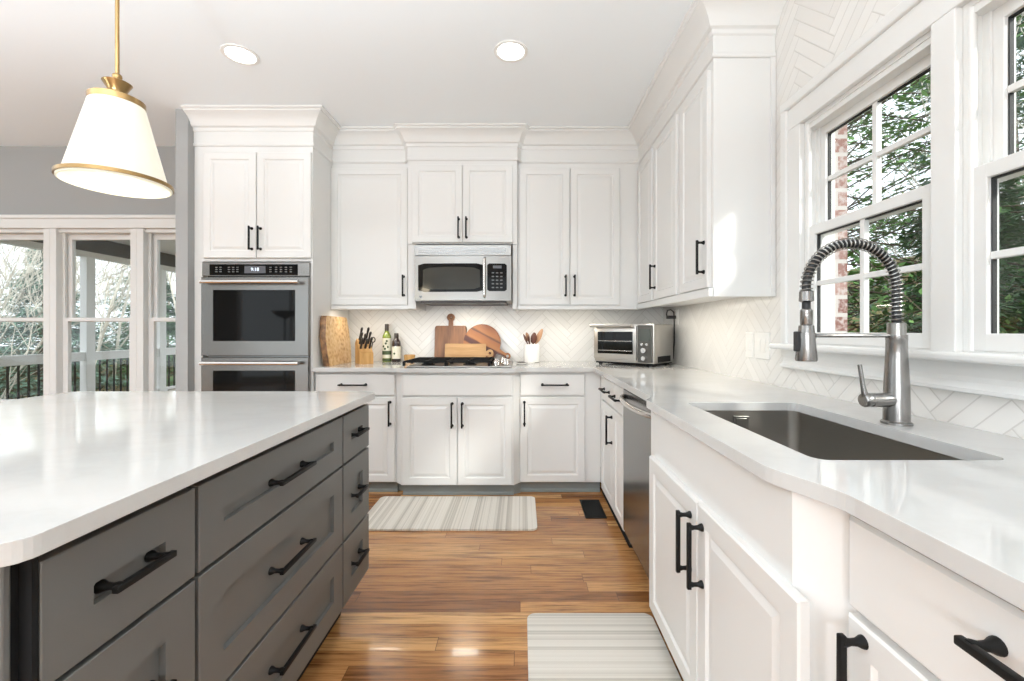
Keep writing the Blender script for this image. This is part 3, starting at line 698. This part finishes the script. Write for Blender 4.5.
# spring: helix along the arc
L = [0]
for p, q in zip(arc, arc[1:]): L.append(L[-1]+(q-p).length)
def along(s_):
    for i in range(len(arc)-1):
        if s_ <= L[i+1]+1e-9:
            t_ = (s_-L[i])/(L[i+1]-L[i]); return arc[i].lerp(arc[i+1], t_), (arc[i+1]-arc[i]).normalized()
    return arc[-1], (arc[-1]-arc[-2]).normalized()
turns = 44; pts = []; K = turns*12
for i in range(K+1):
    s_ = L[-1]*i/K; p, tg = along(s_); u = Vector((0, 1, 0)); v = tg.cross(u); ph = 2*PI*turns*i/K
    pts.append(p+(u*math.cos(ph)+v*math.sin(ph))*.0150)
MB().tube(pts, .0017, 5).build('spring', M['steel'], fc, True)
m = MB(); m.lathe([(.013, .345), (.0185, .348), (.0175, .375), (.014, .378)], (-2*R_, 0, 0), 20); m.build('spring_collar', M['fsteel'], fc, True)
sh = MB(); sh.lathe([(.012, .326), (.0155, .322), (.0155, .283), (.0145, .281), (.019, .278), (.0275, .183), (.026, .178), (.01, .178)], (-2*R_, 0, 0), 24); sp = sh.build('spray_head', M['fsteel'], fc, True)
B('spray_button', M['rub'], sp, -2*R_-.033, -2*R_-.020, -.008, .008, .205, .262, bev=.003)
m = MB(); m.tube([(-.022, 0, .25), (-2*R_+.018, 0, .25)], .0058, 10)
m.lathe([(.021, -.008), (.024, -.008), (.024, .008), (.021, .008)], (-2*R_, 0, .25), 20, cap=False); m.build('holder_arm', M['fsteel'], fc, True)
m = MB(); Ry = Matrix.Rotation(-PI/2, 4, 'Y'); m.lathe([(.020, .0), (.020, .055), (.0195, .056), (.0195, .058), (.020, .059), (.020, .078), (.017, .082)], (-.018, -.004, .068), 24, Ry); hh = m.build('handle', M['fsteel'], fc, True)
m = MB(); m.tube([(-.092, -.004, .078), (-.099, -.004, .11), (-.108, -.004, .168)], [.009, .006, .0055], 10); m.build('lever', M['fsteel'], hh, True)

# ------------------------------------------------------------------ counter items
bd = thing('end_grain_board', 'thick end grain board with bark edge leaning beside the oven tower', 'cutting board', (-1.425, 3.40, .9155), 0)
# local: stands along Y, leans toward -X
def lean(y, zz, t_): return (-.062*(zz/.37)*.42-t_, y, zz)
outl = [(-.20, 0), (.20, 0), (.215, .12), (.200, .25), (.175, .355), (.16, .372), (-.185, .375), (-.20, .36), (-.232, .22), (-.222, .10)]
MB().rings([[lean(y, zz, 0) for y, zz in outl], [lean(y, zz, .046) for y, zz in outl]]).build('slab', M['endgrain'], bd)
ol2 = [outl[i] for i in (0, 9, 8, 7, 6)]
m = MB(); L1 = [[lean(y-.004, zz, .003), lean(y-.008, zz, .015), lean(y-.008, zz, .034), lean(y-.004, zz, .045), lean(y+.004, zz, .045), lean(y+.004, zz, .003)] for y, zz in ol2]
m.rings(L1).build('bark', M['bark'], bd)

kb = thing('knife_block', 'light wood knife block with black handled knives', 'knife block', (-1.258, 3.44, .9155), math.radians(35))
m = MB(); prof_k = [(-.07, 0), (.075, 0), (.075, .165), (.03, .20), (-.045, .10), (-.07, .085)]   # (y, z)
m.rings([[(-.052, y, zz) for y, zz in prof_k], [(.052, y, zz) for y, zz in prof_k]]).build('block', M['w_block'], kb)
dirk = Vector((0, -.62, .78)).normalized(); rnd = random.Random(4)
for i, (kx, kt, kl) in enumerate(((-.034, .25, .11), (.0, .25, .10), (.034, .25, .115), (-.034, .6, .12), (-.006, .6, .105), (.03, .6, .125), (-.03, .9, .13), (.02, .9, .13))):
    p = Vector((kx, -.045+.075*kt, .10+.10*kt)); q = p+dirk*kl*.95
    m = MB(); m.tube([p, p+dirk*.02, p+dirk*kl*.5, q-dirk*.012, q], [.0085, .0095, .008, .0105, .007], 8); tag(m.build('kitchen_knife', M['knifeh'], None, True), ['', ''][0] or 'x', 'knife')
KN = [o for o in COL.objects if o.name.startswith('kitchen_knife')]
mk = Matrix.Translation((-1.258, 3.44, .9155)) @ Matrix.Rotation(math.radians(35), 4, 'Z')
for o in KN:
    o.matrix_world = mk; o['label'] = 'black handled knife standing in the light wood knife block'; o['group'] = 'knives in the knife block'
m = MB()
for sx in (-1, 1): m.tube([(.06+sx*.001+.016*math.cos(t_)*1.0, -.03, .190+.020*math.sin(t_)) for t_ in [2*PI*i/14+sx*.01 for i in range(15)]] if sx == 1 else [(.06, -.03, .17), (.055, -.005, .12), (.050, .01, .10)], .0042, 7)
o = m.build('kitchen_shears', M['knifeh'], None, True); o.matrix_world = mk; tag(o, 'black kitchen shears with ring handle at the right side of the knife block', 'scissors')

b1 = thing('oil_bottle', 'green olive oil bottle with patterned label, taller of the two bottles', 'bottle', (-1.148, 3.665, .9155), 0)
m = MB(); m.lathe([(.034, 0), (.036, .004), (.036, .205), (.033, .222), (.018, .252), (.0145, .262), (.0145, .285)], n=24); m.build('bottle_body', M['oil'], b1, True)
m = MB(); m.lathe([(.0365, .030), (.0366, .20)], n=24, cap=False); lb_ = m.build('bottle_label', M['label'], b1, True)
m = MB(); m.lathe([(.0370, .060), (.0370, .092)], n=24, cap=False).lathe([(.0370, .004), (.0370, .026)], n=24, cap=False)
for ax_, az_ in ((-2.0, .13), (-1.5, .155), (-1.1, .125), (-1.7, .11), (-1.3, .175)):
    m.lathe([(.010, 0), (.009, .001)], (.0368*math.cos(ax_), .0368*math.sin(ax_), az_), 10, Matrix.Rotation(PI/2, 4, 'X'))
m.build('label_print', M['labelg'], lb_)
m = MB(); m.lathe([(.016, .262), (.0165, .264), (.0165, .318), (.015, .320)], n=20); m.build('bottle_cap', M['cap'], b1, True)
b2 = thing('sauce_bottle', 'dark brown sauce bottle with cream label, shorter of the two bottles', 'bottle', (-1.064, 3.655, .9155), 0)
m = MB(); m.lathe([(.034, 0), (.037, .004), (.037, .150), (.034, .172), (.020, .196), (.0155, .204), (.0155, .222)], n=24); m.build('bottle_body', M['soy'], b2, True)
m = MB(); m.lathe([(.0375, .026), (.0376, .130)], n=24, cap=False); lb_ = m.build('bottle_label', M['label'], b2, True)
m = MB(); m.lathe([(.009, 0), (.008, .001)], (-.006, -.0378, .07), 14, Matrix.Rotation(PI/2, 4, 'X')); m.build('label_print', M['labelg'], lb_)
m = MB(); m.lathe([(.017, .204), (.0175, .206), (.0175, .240), (.016, .242)], n=20); m.build('bottle_cap', M['cap'], b2, True)

o = thing('salt_cellar', 'small light wood salt cellar between the bottles and the cooktop', 'salt cellar', (-.945, 3.63, .9155), 0)
MB().lathe([(.034, 0), (.042, .006), (.046, .048)], n=24).build('bowl', M['w_block'], o, True)
MB().lathe([(.047, .0485), (.048, .052), (.046, .060), (.02, .063), (.004, .0635)], n=24).build('lid', M['w_block'], o, True)

# boards leaning on the backsplash behind the cooktop
lean_x = -math.radians(7)
def board(name, label, x, y, outline, th, mt, ang=lean_x, roll=0, holes=()):
    m = MB(); m.prism(outline, 0, th, holes)                       # built flat, then stood up
    bmesh.ops.rotate(m.bm, cent=(0, 0, 0), matrix=Matrix.Rotation(PI/2, 3, 'X'), verts=m.bm.verts)
    o = m.build(name, mt); o.location = (x, y, .9165); o.rotation_euler = (ang, roll, 0)
    bv_ = o.modifiers.new('edge', 'BEVEL'); bv_.width = .003; bv_.segments = 2; bv_.limit_method = 'ANGLE'; bv_.angle_limit = math.radians(50)
    return tag(o, label, 'cutting board')
pb = rrect(-.134, .134, 0, .305, .018, 4)
i0 = [i for i, p in enumerate(pb) if p[1] > .3]
hand = [(.020, .305), (.018, .345)] + [(.034*math.sin(t_), .377-.034*math.cos(t_)) for t_ in [math.radians(35+290*i/16) for i in range(17)]] + [(-.018, .345), (-.020, .305)]
pb2 = pb[:5] + hand + pb[5:10] + pb[10:]
board('paddle_board', 'walnut paddle cutting board with round handle behind the cooktop', -.608, 3.672, pb2, .018, M['w_walnut'], holes=[[(.006*math.cos(2*PI*i/10), .377+.006*math.sin(2*PI*i/10)) for i in range(10)]])
ra = math.radians(-28); rb = []
for i in range(41):
    a_ = ra+math.radians(9)+(2*PI-math.radians(18))*i/40; rb.append((.158*math.cos(a_), .158*math.sin(a_)))
u_ = Vector((math.cos(ra), math.sin(ra))); v_ = Vector((-u_.y, u_.x))
hl = [u_*.20-v_*.016, u_*.225-v_*.016] + [u_*.245+Vector((u_.x*math.cos(t_)*.027+v_.x*math.sin(t_)*.027, u_.y*math.cos(t_)*.027+v_.y*math.sin(t_)*.027)) for t_ in [math.radians(-140+280*i/12) for i in range(13)]] + [u_*.225+v_*.016, u_*.20+v_*.016]
rb += [(p.x, p.y) for p in hl]
hc = u_*.245
o = board('round_board', 'round striped acacia serving board with ringed handle behind the cooktop', -.335, 3.652, [(-x, y+.16) for x, y in [(-p[0], p[1]) for p in rb]], .018, M['w_acacia'], holes=[[(hc.x+.013*math.cos(2*PI*i/12), hc.y+.16+.013*math.sin(2*PI*i/12)) for i in range(12)]])
rc = rrect(-.172, .172, 0, .152, .008, 3)
hd_ = [(.172, .050)] + [(.205+.032*math.cos(t_), .072+.032*math.sin(t_)) for t_ in [math.radians(-150+300*i/14) for i in range(15)]] + [(.172, .094)]
rc2 = rc[-4:] + hd_ + rc[:-4]
board('rectangular_board', 'small pale maple cutting board with ring handle in front of the other boards', -.470, 3.600, rc2, .016, M['w_maple'], ang=-math.radians(10), holes=[[(.205+.012*math.cos(2*PI*i/12), .072+.012*math.sin(2*PI*i/12)) for i in range(12)]])

sr = thing('spoon_rest', 'small white spoon rest with dark centre right of the cooktop', 'spoon rest', (.0, 3.36, .9155), math.radians(15))
MB().lathe([(.030, 0), (.042, .004), (.047, .014), (.044, .014), (.034, .006), (.004, .005)], n=24).build('dish', M['ceramic'], sr, True)
MB().lathe([(.033, .0065), (.034, .015), (.02, .020), (.004, .021)], n=20).build('dark_centre', M['dark'], sr, True)
m = MB(); m.box(.042, .105, -.010, .010, .007, .013, .002); m.build('handle', M['ceramic'], sr)

cr = tag(MB().lathe([(.060, 0), (.066, .004), (.067, .148), (.064, .152), (.060, .150), (.059, .012), (.01, .010)], n=32).build('utensil_crock', M['ceramic'], None, True), 'white ceramic utensil crock holding wooden spoons', 'utensil crock')
cr.location = (.086, 3.58, .9155)
def spoon(label, dx, top, head_w, head_l, mt, flat=.3, dy=0):
    m = MB(); base = Vector((-dx*.25, -dy*.3, .02)); tip = Vector((dx, dy, top)); d_ = (tip-base).normalized(); ln = (tip-base).length
    P = []; rr_ = []
    for i in range(8): P.append(base+d_*(ln-head_l)*i/7); rr_.append(.0055)
    for i in range(1, 10): t_ = i/9; P.append(base+d_*(ln-head_l+head_l*t_)); rr_.append(max(.003, head_w/2*math.sin(PI*(.12+.84*t_))**.7))
    m.tube(P, rr_, 10)
    side = Vector((0, 1, 0))
    for v in m.bm.verts:                                            # flatten the head front to back
        w_ = v.co-base; a_ = w_.dot(d_)
        if a_ > ln-head_l:
            c_ = base+d_*a_; off = v.co-c_; v.co = c_+off-side*off.dot(side)*(1-flat)
    o = m.build('wooden_spoon', mt, None, True); o.location = (.086, 3.58, .9255); return tag(o, label, 'spoon')
spoon('slim dark spoon leaning left in the white crock', -.070, .225, .020, .080, M['w_dark'])
spoon('brown wooden spoon leaning slightly left in the white crock', -.044, .238, .036, .075, M['w_spoon'], dy=.02)
spoon('dark thin spatula between the left spoons in the white crock', -.034, .215, .018, .07, M['w_dark'], dy=-.02)
spoon('dark round-headed wooden spoon in the middle of the white crock', .022, .238, .056, .095, M['w_dark'])
spoon('long pale wooden paddle leaning right in the white crock', .088, .268, .046, .13, M['w_spoon'], dy=.01)

# switches and outlet on the window wall
def plate(name, label, y0, y1, z0, z1, n, cat):
    r_ = thing(name, label, cat, (XR, (y0+y1)/2, (z0+z1)/2), -PI/2); w_ = y1-y0; h_ = z1-z0
    MB().panel(-w_/2, w_/2, -h_/2, h_/2, -.006, [(0, .0055), (0, .003), (.003, 0)]).build('cover_plate', M['white'], r_)
    for i in range(n):
        c_ = (i-(n-1)/2)*.046
        m = MB(); m.box(c_-.0165, c_+.0165, -.0075, -.0055, -.034, .034, .001).box(c_-.012, c_+.012, -.0095, -.0072, -.027, .027, .001); m.build('rocker', M['white'], r_)
    return r_
plate('light_switch', 'single white rocker switch plate farther from the window', 2.275, 2.350, 1.035, 1.170, 1, 'light switch')
plate('light_switch', 'double white rocker switch plate closer to the window', 2.122, 2.258, 1.035, 1.170, 2, 'light switch')
plate('wall_outlet', 'white wall outlet above the toaster oven', 3.362, 3.437, 1.225, 1.345, 1, 'outlet')
m = MB(); m.box(XR-.080, XR-.0098, 3.384, 3.416, 1.272, 1.298, .004); pg = m.build('plug', M['rub'])
m = MB(); m.tube([(XR-.078, 3.40, 1.285), (XR-.082, 3.40, 1.31), (XR-.075, 3.40, 1.338), (XR-.05, 3.395, 1.345), (XR-.028, 3.39, 1.325), (XR-.024, 3.39, 1.27), (XR-.024, 3.39, 1.10), (XR-.03, 3.40, .96), (XR-.05, 3.43, .924), (XR-.13, 3.52, .922), (1.03, 3.58, .93)], .0055, 8)
cd = m.build('power_cord', M['rub'], None, True); tag(cd, 'black toaster oven cord plugged into the wall outlet in the corner', 'power cord'); pg.parent = cd

# ------------------------------------------------------------------ floor items
def floor_mat(label, x0, x1, y0, y1, mt):
    o = MB().prism(rrect(x0, x1, y0, y1, .035, 6), .0006, .0125).build('kitchen_mat', mt)
    b_ = o.modifiers.new('edge', 'BEVEL'); b_.width = .006; b_.segments = 2; b_.limit_method = 'ANGLE'; b_.angle_limit = math.radians(50)
    return tag(o, label, 'floor mat', None)
floor_mat('striped beige mat lying in front of the cooktop cabinet', -.985, .094, 2.53, 3.03, M['mat_x'])
floor_mat('striped beige mat lying in front of the sink cabinet', .023, .535, .70, 1.777, M['mat_y'])
fv = thing('floor_vent', 'dark floor vent register set in the wood floor', 'floor vent', (.470, 2.845, .0005), 0)
m = MB(); m.box(-.068, .068, -.148, .148, 0, .004, .0015); m.build('vent_frame', M['iron'], fv)
m = MB()
for i in range(16): m.box(-.054, .054, -.13+i*.0166, -.122+i*.0166, .0035, .0062)
m.build('vent_slats', M['black'], fv)

# ------------------------------------------------------------------ lamps
def can(x, y, label, group=None):
    r_ = thing('recessed_light', label, 'ceiling light', (x, y, CZ), 0, group)
    MB().lathe([(.095, -.0005), (.094, -.006), (.078, -.008), (.072, -.003), (.072, -.0008)], n=32, cap=False).build('trim_ring', M['white'], r_, True)
    MB().lathe([(.0725, -.0045), (.06, -.006), (.002, -.0065)], n=32).build('lens', M['lens'], r_, True)
    l_ = lamp('lamp', 'AREA', (0, 0, -.012), CAN_W, (.95, .98, 1.02), .14, parent=r_)
    return r_
can(-1.588, 2.43, 'recessed ceiling light above the island, left of the other')
can(-.06, 2.40, 'recessed ceiling light in front of the cooktop, right of the other')
for x_ in (-4.2, -1.588, -.06):
    for y_ in (.9, -.7, -2.3):
        if (x_, y_) != (-1.588, .9): can(x_, y_, 'recessed ceiling light behind or above the camera', 'ceiling lights outside the picture')
# invented fill lamps, out of view, added to brighten the ceiling
for x_, y_, w_, lb_ in ((-1.0, -.55, 150, 'added black uplight behind the camera that fills the ceiling'), (-3.3, .1, 78, 'added black fill uplight, unseen in the dining area left of the island'), (-5.6, 1.2, 55, 'added black fill uplight, unseen far left in the dining area')):
    r_ = thing('added_fill_lamp', lb_, 'added fill lamp', (x_, y_, 0), 0)
    MB().lathe([(.14, .0005), (.14, .015), (.02, .03), (.012, .05), (.012, 1.33), (.03, 1.35)], n=24).build('stand', M['black'], r_, True)
    MB().lathe([(.03, 1.35), (.10, 1.38), (.17, 1.45), (.165, 1.45), (.09, 1.388)], n=32, cap=True).build('fill_lamp_bowl', M['black'], r_, True)
    lamp('lamp', 'AREA', (0, 0, 1.452), w_, (.88, .962, 1.03), .30, rot=(PI, 0, 0), parent=r_, spread=2.8)
for x_, lb_ in ((-.3, 'added white globe fill lamp behind the camera, nearer the window wall'), (-1.9, 'added white globe fill lamp behind the camera, in line with the island')):  # two more invented lamps, out of view, added to brighten the base cabinets
    r_ = thing('added_fill_lamp', lb_, 'added fill lamp', (x_, -3.15, 0), 0)
    MB().lathe([(.13, .0005), (.13, .015), (.02, .03), (.010, .05), (.010, .86), (.03, .88)], n=24).build('stand', M['black'], r_, True)
    MB().lathe([(.16*math.sin(PI*i/16)+.001, 1.03-.16*math.cos(PI*i/16)) for i in range(17)], n=28).build('fill_lamp_globe', M['globe'], r_, True)
    lamp('lamp', 'POINT', (0, .20, 1.03), 75, (.95, .98, 1.02), .16, parent=r_)
# under-cabinet LED bars
for i, (x, y, lx, rz, lb_) in enumerate(((-1.19, 3.425, .5, 0, 'slim light bar under the wall cabinet beside the oven tower'), (.43, 3.425, .75, 0, 'slim light bar under the double door wall cabinet'), (.955, 2.75, 1.1, PI/2, 'slim light bar under the window wall cabinet'))):
    r_ = thing('light_bar', lb_, 'under-cabinet light', (x, y, UB), rz)
    B('bar_housing', M['white'], r_, -lx/2, lx/2, -.012, .012, -.007, -.0005); B('diffuser', M['led'], r_, -lx/2+.01, lx/2-.01, -.009, .009, -.009, -.0068)
    lamp('lamp', 'AREA', (0, 0, -.0115), STRIP_W*lx/.7, (1, .94, .83), lx*.9, .02, parent=r_)
# pendant over the island
pd = thing('pendant_lamp', 'white cone shade pendant with brass fittings over the island', 'pendant lamp', (-1.410, 1.50, 1.690), 0)
MB().lathe([(.139, .014), (.075, .280), (.072, .280), (.135, .014)], n=48, cap=False).build('lamp_shade', M['shade'], pd, True)
MB().lathe([(.150, .002), (.155, .002), (.155, .014), (.150, .016), (.134, .015), (.134, .012), (.150, .010)], n=48, cap=False).build('shade_rim', M['brass'], pd, True)
MB().lathe([(.077, .274), (.077, .294), (.070, .298), (.026, .300), (.022, .312), (.026, .325), (.033, .338), (.041, .352), (.036, .355), (.017, .355), (.012, .362), (.0125, .368), (.014, .374), (.0125, .381), (.008, .385)], n=40).build('shade_cap', M['brass'], pd, True)
MB().lathe([(.0062, .372), (.0062, CZ-1.690-.02), (.055, CZ-1.690-.02), (.06, CZ-1.690-.0005)], n=20).build('stem', M['brass'], pd, True)
MB().lathe([(.013, .13), (.028, .148), (.032, .175), (.022, .215), (.014, .23), (.013, .275)], n=20).build('bulb', M['bulb'], pd, True)
MB().lathe([(.1495, .009), (.1495, -.004), (.144, -.006), (.138, -.002), (.134, .006), (.002, .007)], n=48).build('diffuser', M['shade'], pd, True)
lamp('lamp', 'POINT', (0, 0, -.03), 3, (1, .86, .62), .06, parent=pd)

# ------------------------------------------------------------------ outside
def hgt(x, y):
    return -1.1+.22*max(0, x-4)+.09*max(0, y-4)*(1 if x > 0 else .0)+.05*max(0, -x-9)+.25*math.sin(x*.7+y*.3)*.4
g = MB(); nx, ny = 60, 40
V = [[g.bm.verts.new((-32+64*i/nx, -14+44*j/ny, hgt(-32+64*i/nx, -14+44*j/ny))) for j in range(ny+1)] for i in range(nx+1)]
for i in range(nx):
    for j in range(ny): g.bm.faces.new((V[i][j], V[i+1][j], V[i+1][j+1], V[i][j+1]))
struct(g.build('ground', M['ground'], None, True))
# porch
struct(B('porch_floor', M['deck'], None, -7.1, -2.0, 3.80, 12.0, -.14, -.02))
struct(B('porch_ceiling', M['porchw'], None, -7.1, -2.0, 3.80, 9.6, 2.66, 2.72))
pr = thing('porch_beam', 'white porch beam with dark beadboard band above the posts', 'porch beam', (0, 0, 0))
B('beam', M['porchw'], pr, -6.92, -6.80, 3.82, 12.0, 2.335, 2.42); B('beadboard_band', M['porchd'], pr, -6.90, -6.81, 3.82, 12.0, 2.42, 2.659)
PY = [4.02, 5.35, 6.73, 8.10, 9.5, 10.9]
for i, y in enumerate(PY):
    o = thing('porch_post', 'white square post of the screened porch seen through the tall windows', 'porch post', (-6.86, y+.07, -.02), 0, 'porch posts')
    MB().box(-.055, .055, -.07, .07, 0, 2.354, .004).build('shaft', M['porchw'], o); MB().box(-.07, .07, -.085, .085, 0, .12, .004).build('plinth', M['porchw'], o)
for i in range(len(PY)-1):
    a, b = PY[i]+.142, PY[i+1]-.002
    o = thing('porch_railing', 'white topped railing with black balusters between the porch posts', 'railing', (-6.86, a, -.02), 0, 'porch railings'); n_ = 10; L_ = b-a
    MB().box(-.03, .03, .001, L_, .725, .84, .003).box(-.045, .045, .001, L_, .84, .862, .003).build('top_rail', M['porchw'], o)
    MB().box(-.03, .03, .001, L_, .06, .11).build('bottom_rail', M['porchw'], o)
    for k in range(1, n_): MB().box(-.009, .009, L_*k/n_-.009, L_*k/n_+.009, .11, .725).build('baluster', M['black'], o)

def hgt2(x, y): return hgt(x, y)-.05
def bare(label, x, y, h, seed, mt, stems=1, group=None, spread=.5, thin=1.0, kids=(5, 5, 5, 3)):
    rn = random.Random(seed); r_ = thing('bare_tree', label, 'tree', (x, y, hgt2(x, y)), 0, group)
    tr, br = MB(), MB()
    def grow(m, p, d, ln, rad, lev):
        n_ = 4 if lev < 2 else 2; pts_ = [p]; rs = [rad]
        for i in range(n_):
            d = (d+Vector((rn.uniform(-1, 1), rn.uniform(-1, 1), rn.uniform(-.3, .6)))*.18).normalized(); p = p+d*ln/n_; pts_.append(p); rs.append(max(.0045, rad*(1-.55*(i+1)/n_)))
        m.tube(pts_, rs, 5 if lev < 2 else 3, cap=False)
        if lev < 4:
            for k in range(kids[lev]):
                t_ = rn.uniform(.25, 1); i = min(n_-1, int(t_*n_)); q = pts_[i].lerp(pts_[i+1], t_*n_-i)
                dd = (d+Vector((rn.uniform(-1, 1), rn.uniform(-1, 1), rn.uniform(-.35, .7)))*(spread+.4)).normalized()
                grow(br, q, dd, ln*rn.uniform(.5, .75), max(.0045, rs[i]*.55), lev+1)
    for s_ in range(stems):
        d0 = Vector((rn.uniform(-.25, .25)*(stems > 1)*2, rn.uniform(-.25, .25)*(stems > 1)*2, 1)).normalized()
        grow(tr, Vector((rn.uniform(-.25, .25)*(stems > 1), rn.uniform(-.25, .25)*(stems > 1), 0)), d0, h*.5, .026*thin*h/5, 0)
    tr.build('trunk', mt, r_, True); br.build('branches', mt, r_, True); return r_
def ever(label, x, y, h, rad, seed, mt, n=5000, leaf=.10, group=None, crown=.12, blob=False, nb=150):
    rn = random.Random(seed); r_ = thing('evergreen_tree', label, 'tree', (x, y, hgt2(x, y)), 0, group)
    t_ = MB(); t_.tube([(0, 0, 0), (.05, 0, h*.5), (0, .03, h*.97)], [.035*h/2, .02*h/2, .01], 7)
    V_ = []; F_ = []; per = n//nb
    for b_ in range(nb):
        if blob: zz = h*(crown+(.97-crown)*rn.random()); rr_ = rad*math.sqrt(max(.02, 1-((zz/h-.55)/.5)**2))
        else: zz = h*(crown+(.98-crown)*rn.random()**1.25); rr_ = rad*(1.03-zz/h)
        a_ = rn.uniform(0, 2*PI); rr_ *= rn.uniform(.65, 1.1); u = Vector((math.cos(a_), math.sin(a_), rn.uniform(-.7, .6) if blob else rn.uniform(-.35, .12)))
        p0 = Vector((0, 0, zz)); t_.tube([p0, p0+u*rr_*.5+Vector((0, 0, .04)), p0+u*rr_*.95], [.012, .008, .004], 3)
        sd_ = u.cross(Vector((0, 0, 1))).normalized()
        for k in range(per):
            q = rn.random()**.6; wd = .20*rr_*(1.15-q)+.05
            sg = rn.gauss(0, wd); c = p0+u*rr_*q+sd_*sg+Vector((0, 0, rn.gauss(-.03, .05)))
            n1 = (u*.8+sd_*(1.2 if sg > 0 else -1.2)+Vector((rn.gauss(0, .4), rn.gauss(0, .4), rn.gauss(-.2, .4)))).normalized(); n2 = n1.cross(Vector((rn.gauss(0, .5), rn.gauss(0, .5), 1))).normalized()
            s1 = leaf*rn.uniform(.6, 1.3); s2 = s1*(rn.uniform(.35, .5) if blob else rn.uniform(.14, .26))
            i0 = len(V_); V_ += [c+n1*s1*.5, c+n2*s2*.5, c-n1*s1*.5, c-n2*s2*.5]; F_.append((i0, i0+1, i0+2, i0+3))
    t_.build('trunk', M['barkd'], r_, True)
    me = bpy.data.meshes.new('foliage'); me.from_pydata(V_, [], F_); me.materials.append(mt); fo = bpy.data.objects.new('foliage', me); COL.objects.link(fo); fo.parent = r_
    return r_
# right-hand garden
ever('bright green leafy evergreen seen in the upper panes of the far window', 3.7, 5.3, 6.2, 2.0, 1, M['holly'], 16000, .095, blob=True, nb=230)
ever('dark evergreen with drooping boughs in the lower panes beside the faucet', 4.3, 4.1, 4.4, 1.8, 2, M['ever'], 20000, .12, crown=.12, nb=190)
ever('dark evergreen seen through the nearest window', 4.9, 2.9, 5.4, 1.9, 3, M['ever'], 16000, .12, crown=.10, nb=170)
ever('tall bluish evergreen standing back among the window garden trees', 6.9, 6.9, 8.0, 2.6, 4, M['ever2'], 9000, .17, nb=130)
ever('dark evergreen standing back right in the window garden', 8.4, 4.9, 7.0, 2.4, 8, M['ever'], 9000, .17, nb=130)
for i, (x, y, h_, rd, lb_) in enumerate(((3.3, 4.6, 1.5, .8, 'low yellowish green shrub outside the far window'), (5.2, 5.9, 2.2, 1.1, 'low dark shrub behind the yellowish one outside the far window'), (5.9, 4.5, 2.3, 1.2, 'low dark shrub in the middle of the window garden'), (6.3, 3.3, 2.2, 1.1, 'low dark shrub outside the nearest window'))):
    ever(lb_, x, y, h_, rd, 60+i, M['yellow'] if i == 0 else M['ever'], 5000, .09, blob=True, crown=.05, nb=90)
ever('mid green evergreen farthest back behind the window garden', 9.8, 8.6, 8.0, 2.8, 9, M['ever'], 8000, .2, nb=120)
bare('pale bare tree reaching over the window garden evergreens', 5.7, 5.4, 7.5, 5, M['barkp'], 1)
bare('grey bare tree close to the nearest window', 6.4, 3.9, 6.5, 6, M['barkp'], 1)
# beyond the porch
for i, (x, y, h, rd, lb_) in enumerate(((-11.5, 8.0, 3.6, 1.9, 'low evergreen beyond the left pane of the tall windows'), (-12.6, 11.3, 4.4, 2.2, 'dark evergreen beyond the railing, middle pane'), (-11.8, 13.9, 4.2, 2.2, 'bluish evergreen beyond the railing, right of the middle pane'), (-11.0, 17.2, 4.6, 2.3, 'dark evergreen farthest along the porch'), (-16.2, 10, 5.0, 2.4, 'bluish evergreen far back at the left'), (-16, 14.4, 5.4, 2.6, 'dark evergreen far back beyond the porch posts'), (-17, 19, 6, 3, 'bluish evergreen on the skyline beyond the porch'))):
    ever(lb_, x, y, h, rd, 20+i, M['ever2'] if i % 2 else M['ever'], 11000, .2, nb=150)
bare('pale many-stemmed bare shrub beyond the porch at the left edge of the picture', -9.4, 7.3, 5.2, 31, M['barkp'], 6, spread=.25, thin=.6, kids=(5, 4, 4, 2))
for i, (x, y, h) in enumerate(((-10.2, 9.9, 8), (-12.0, 12.6, 9), (-9.9, 12.4, 8), (-13.5, 16.2, 10), (-14.2, 8.9, 9), (-9.6, 15.6, 8), (-15, 12, 10))):
    bare('tall pale bare tree beyond the porch', x, y, h, 40+i, M['barkp'], 1, 'bare trees beyond the porch')
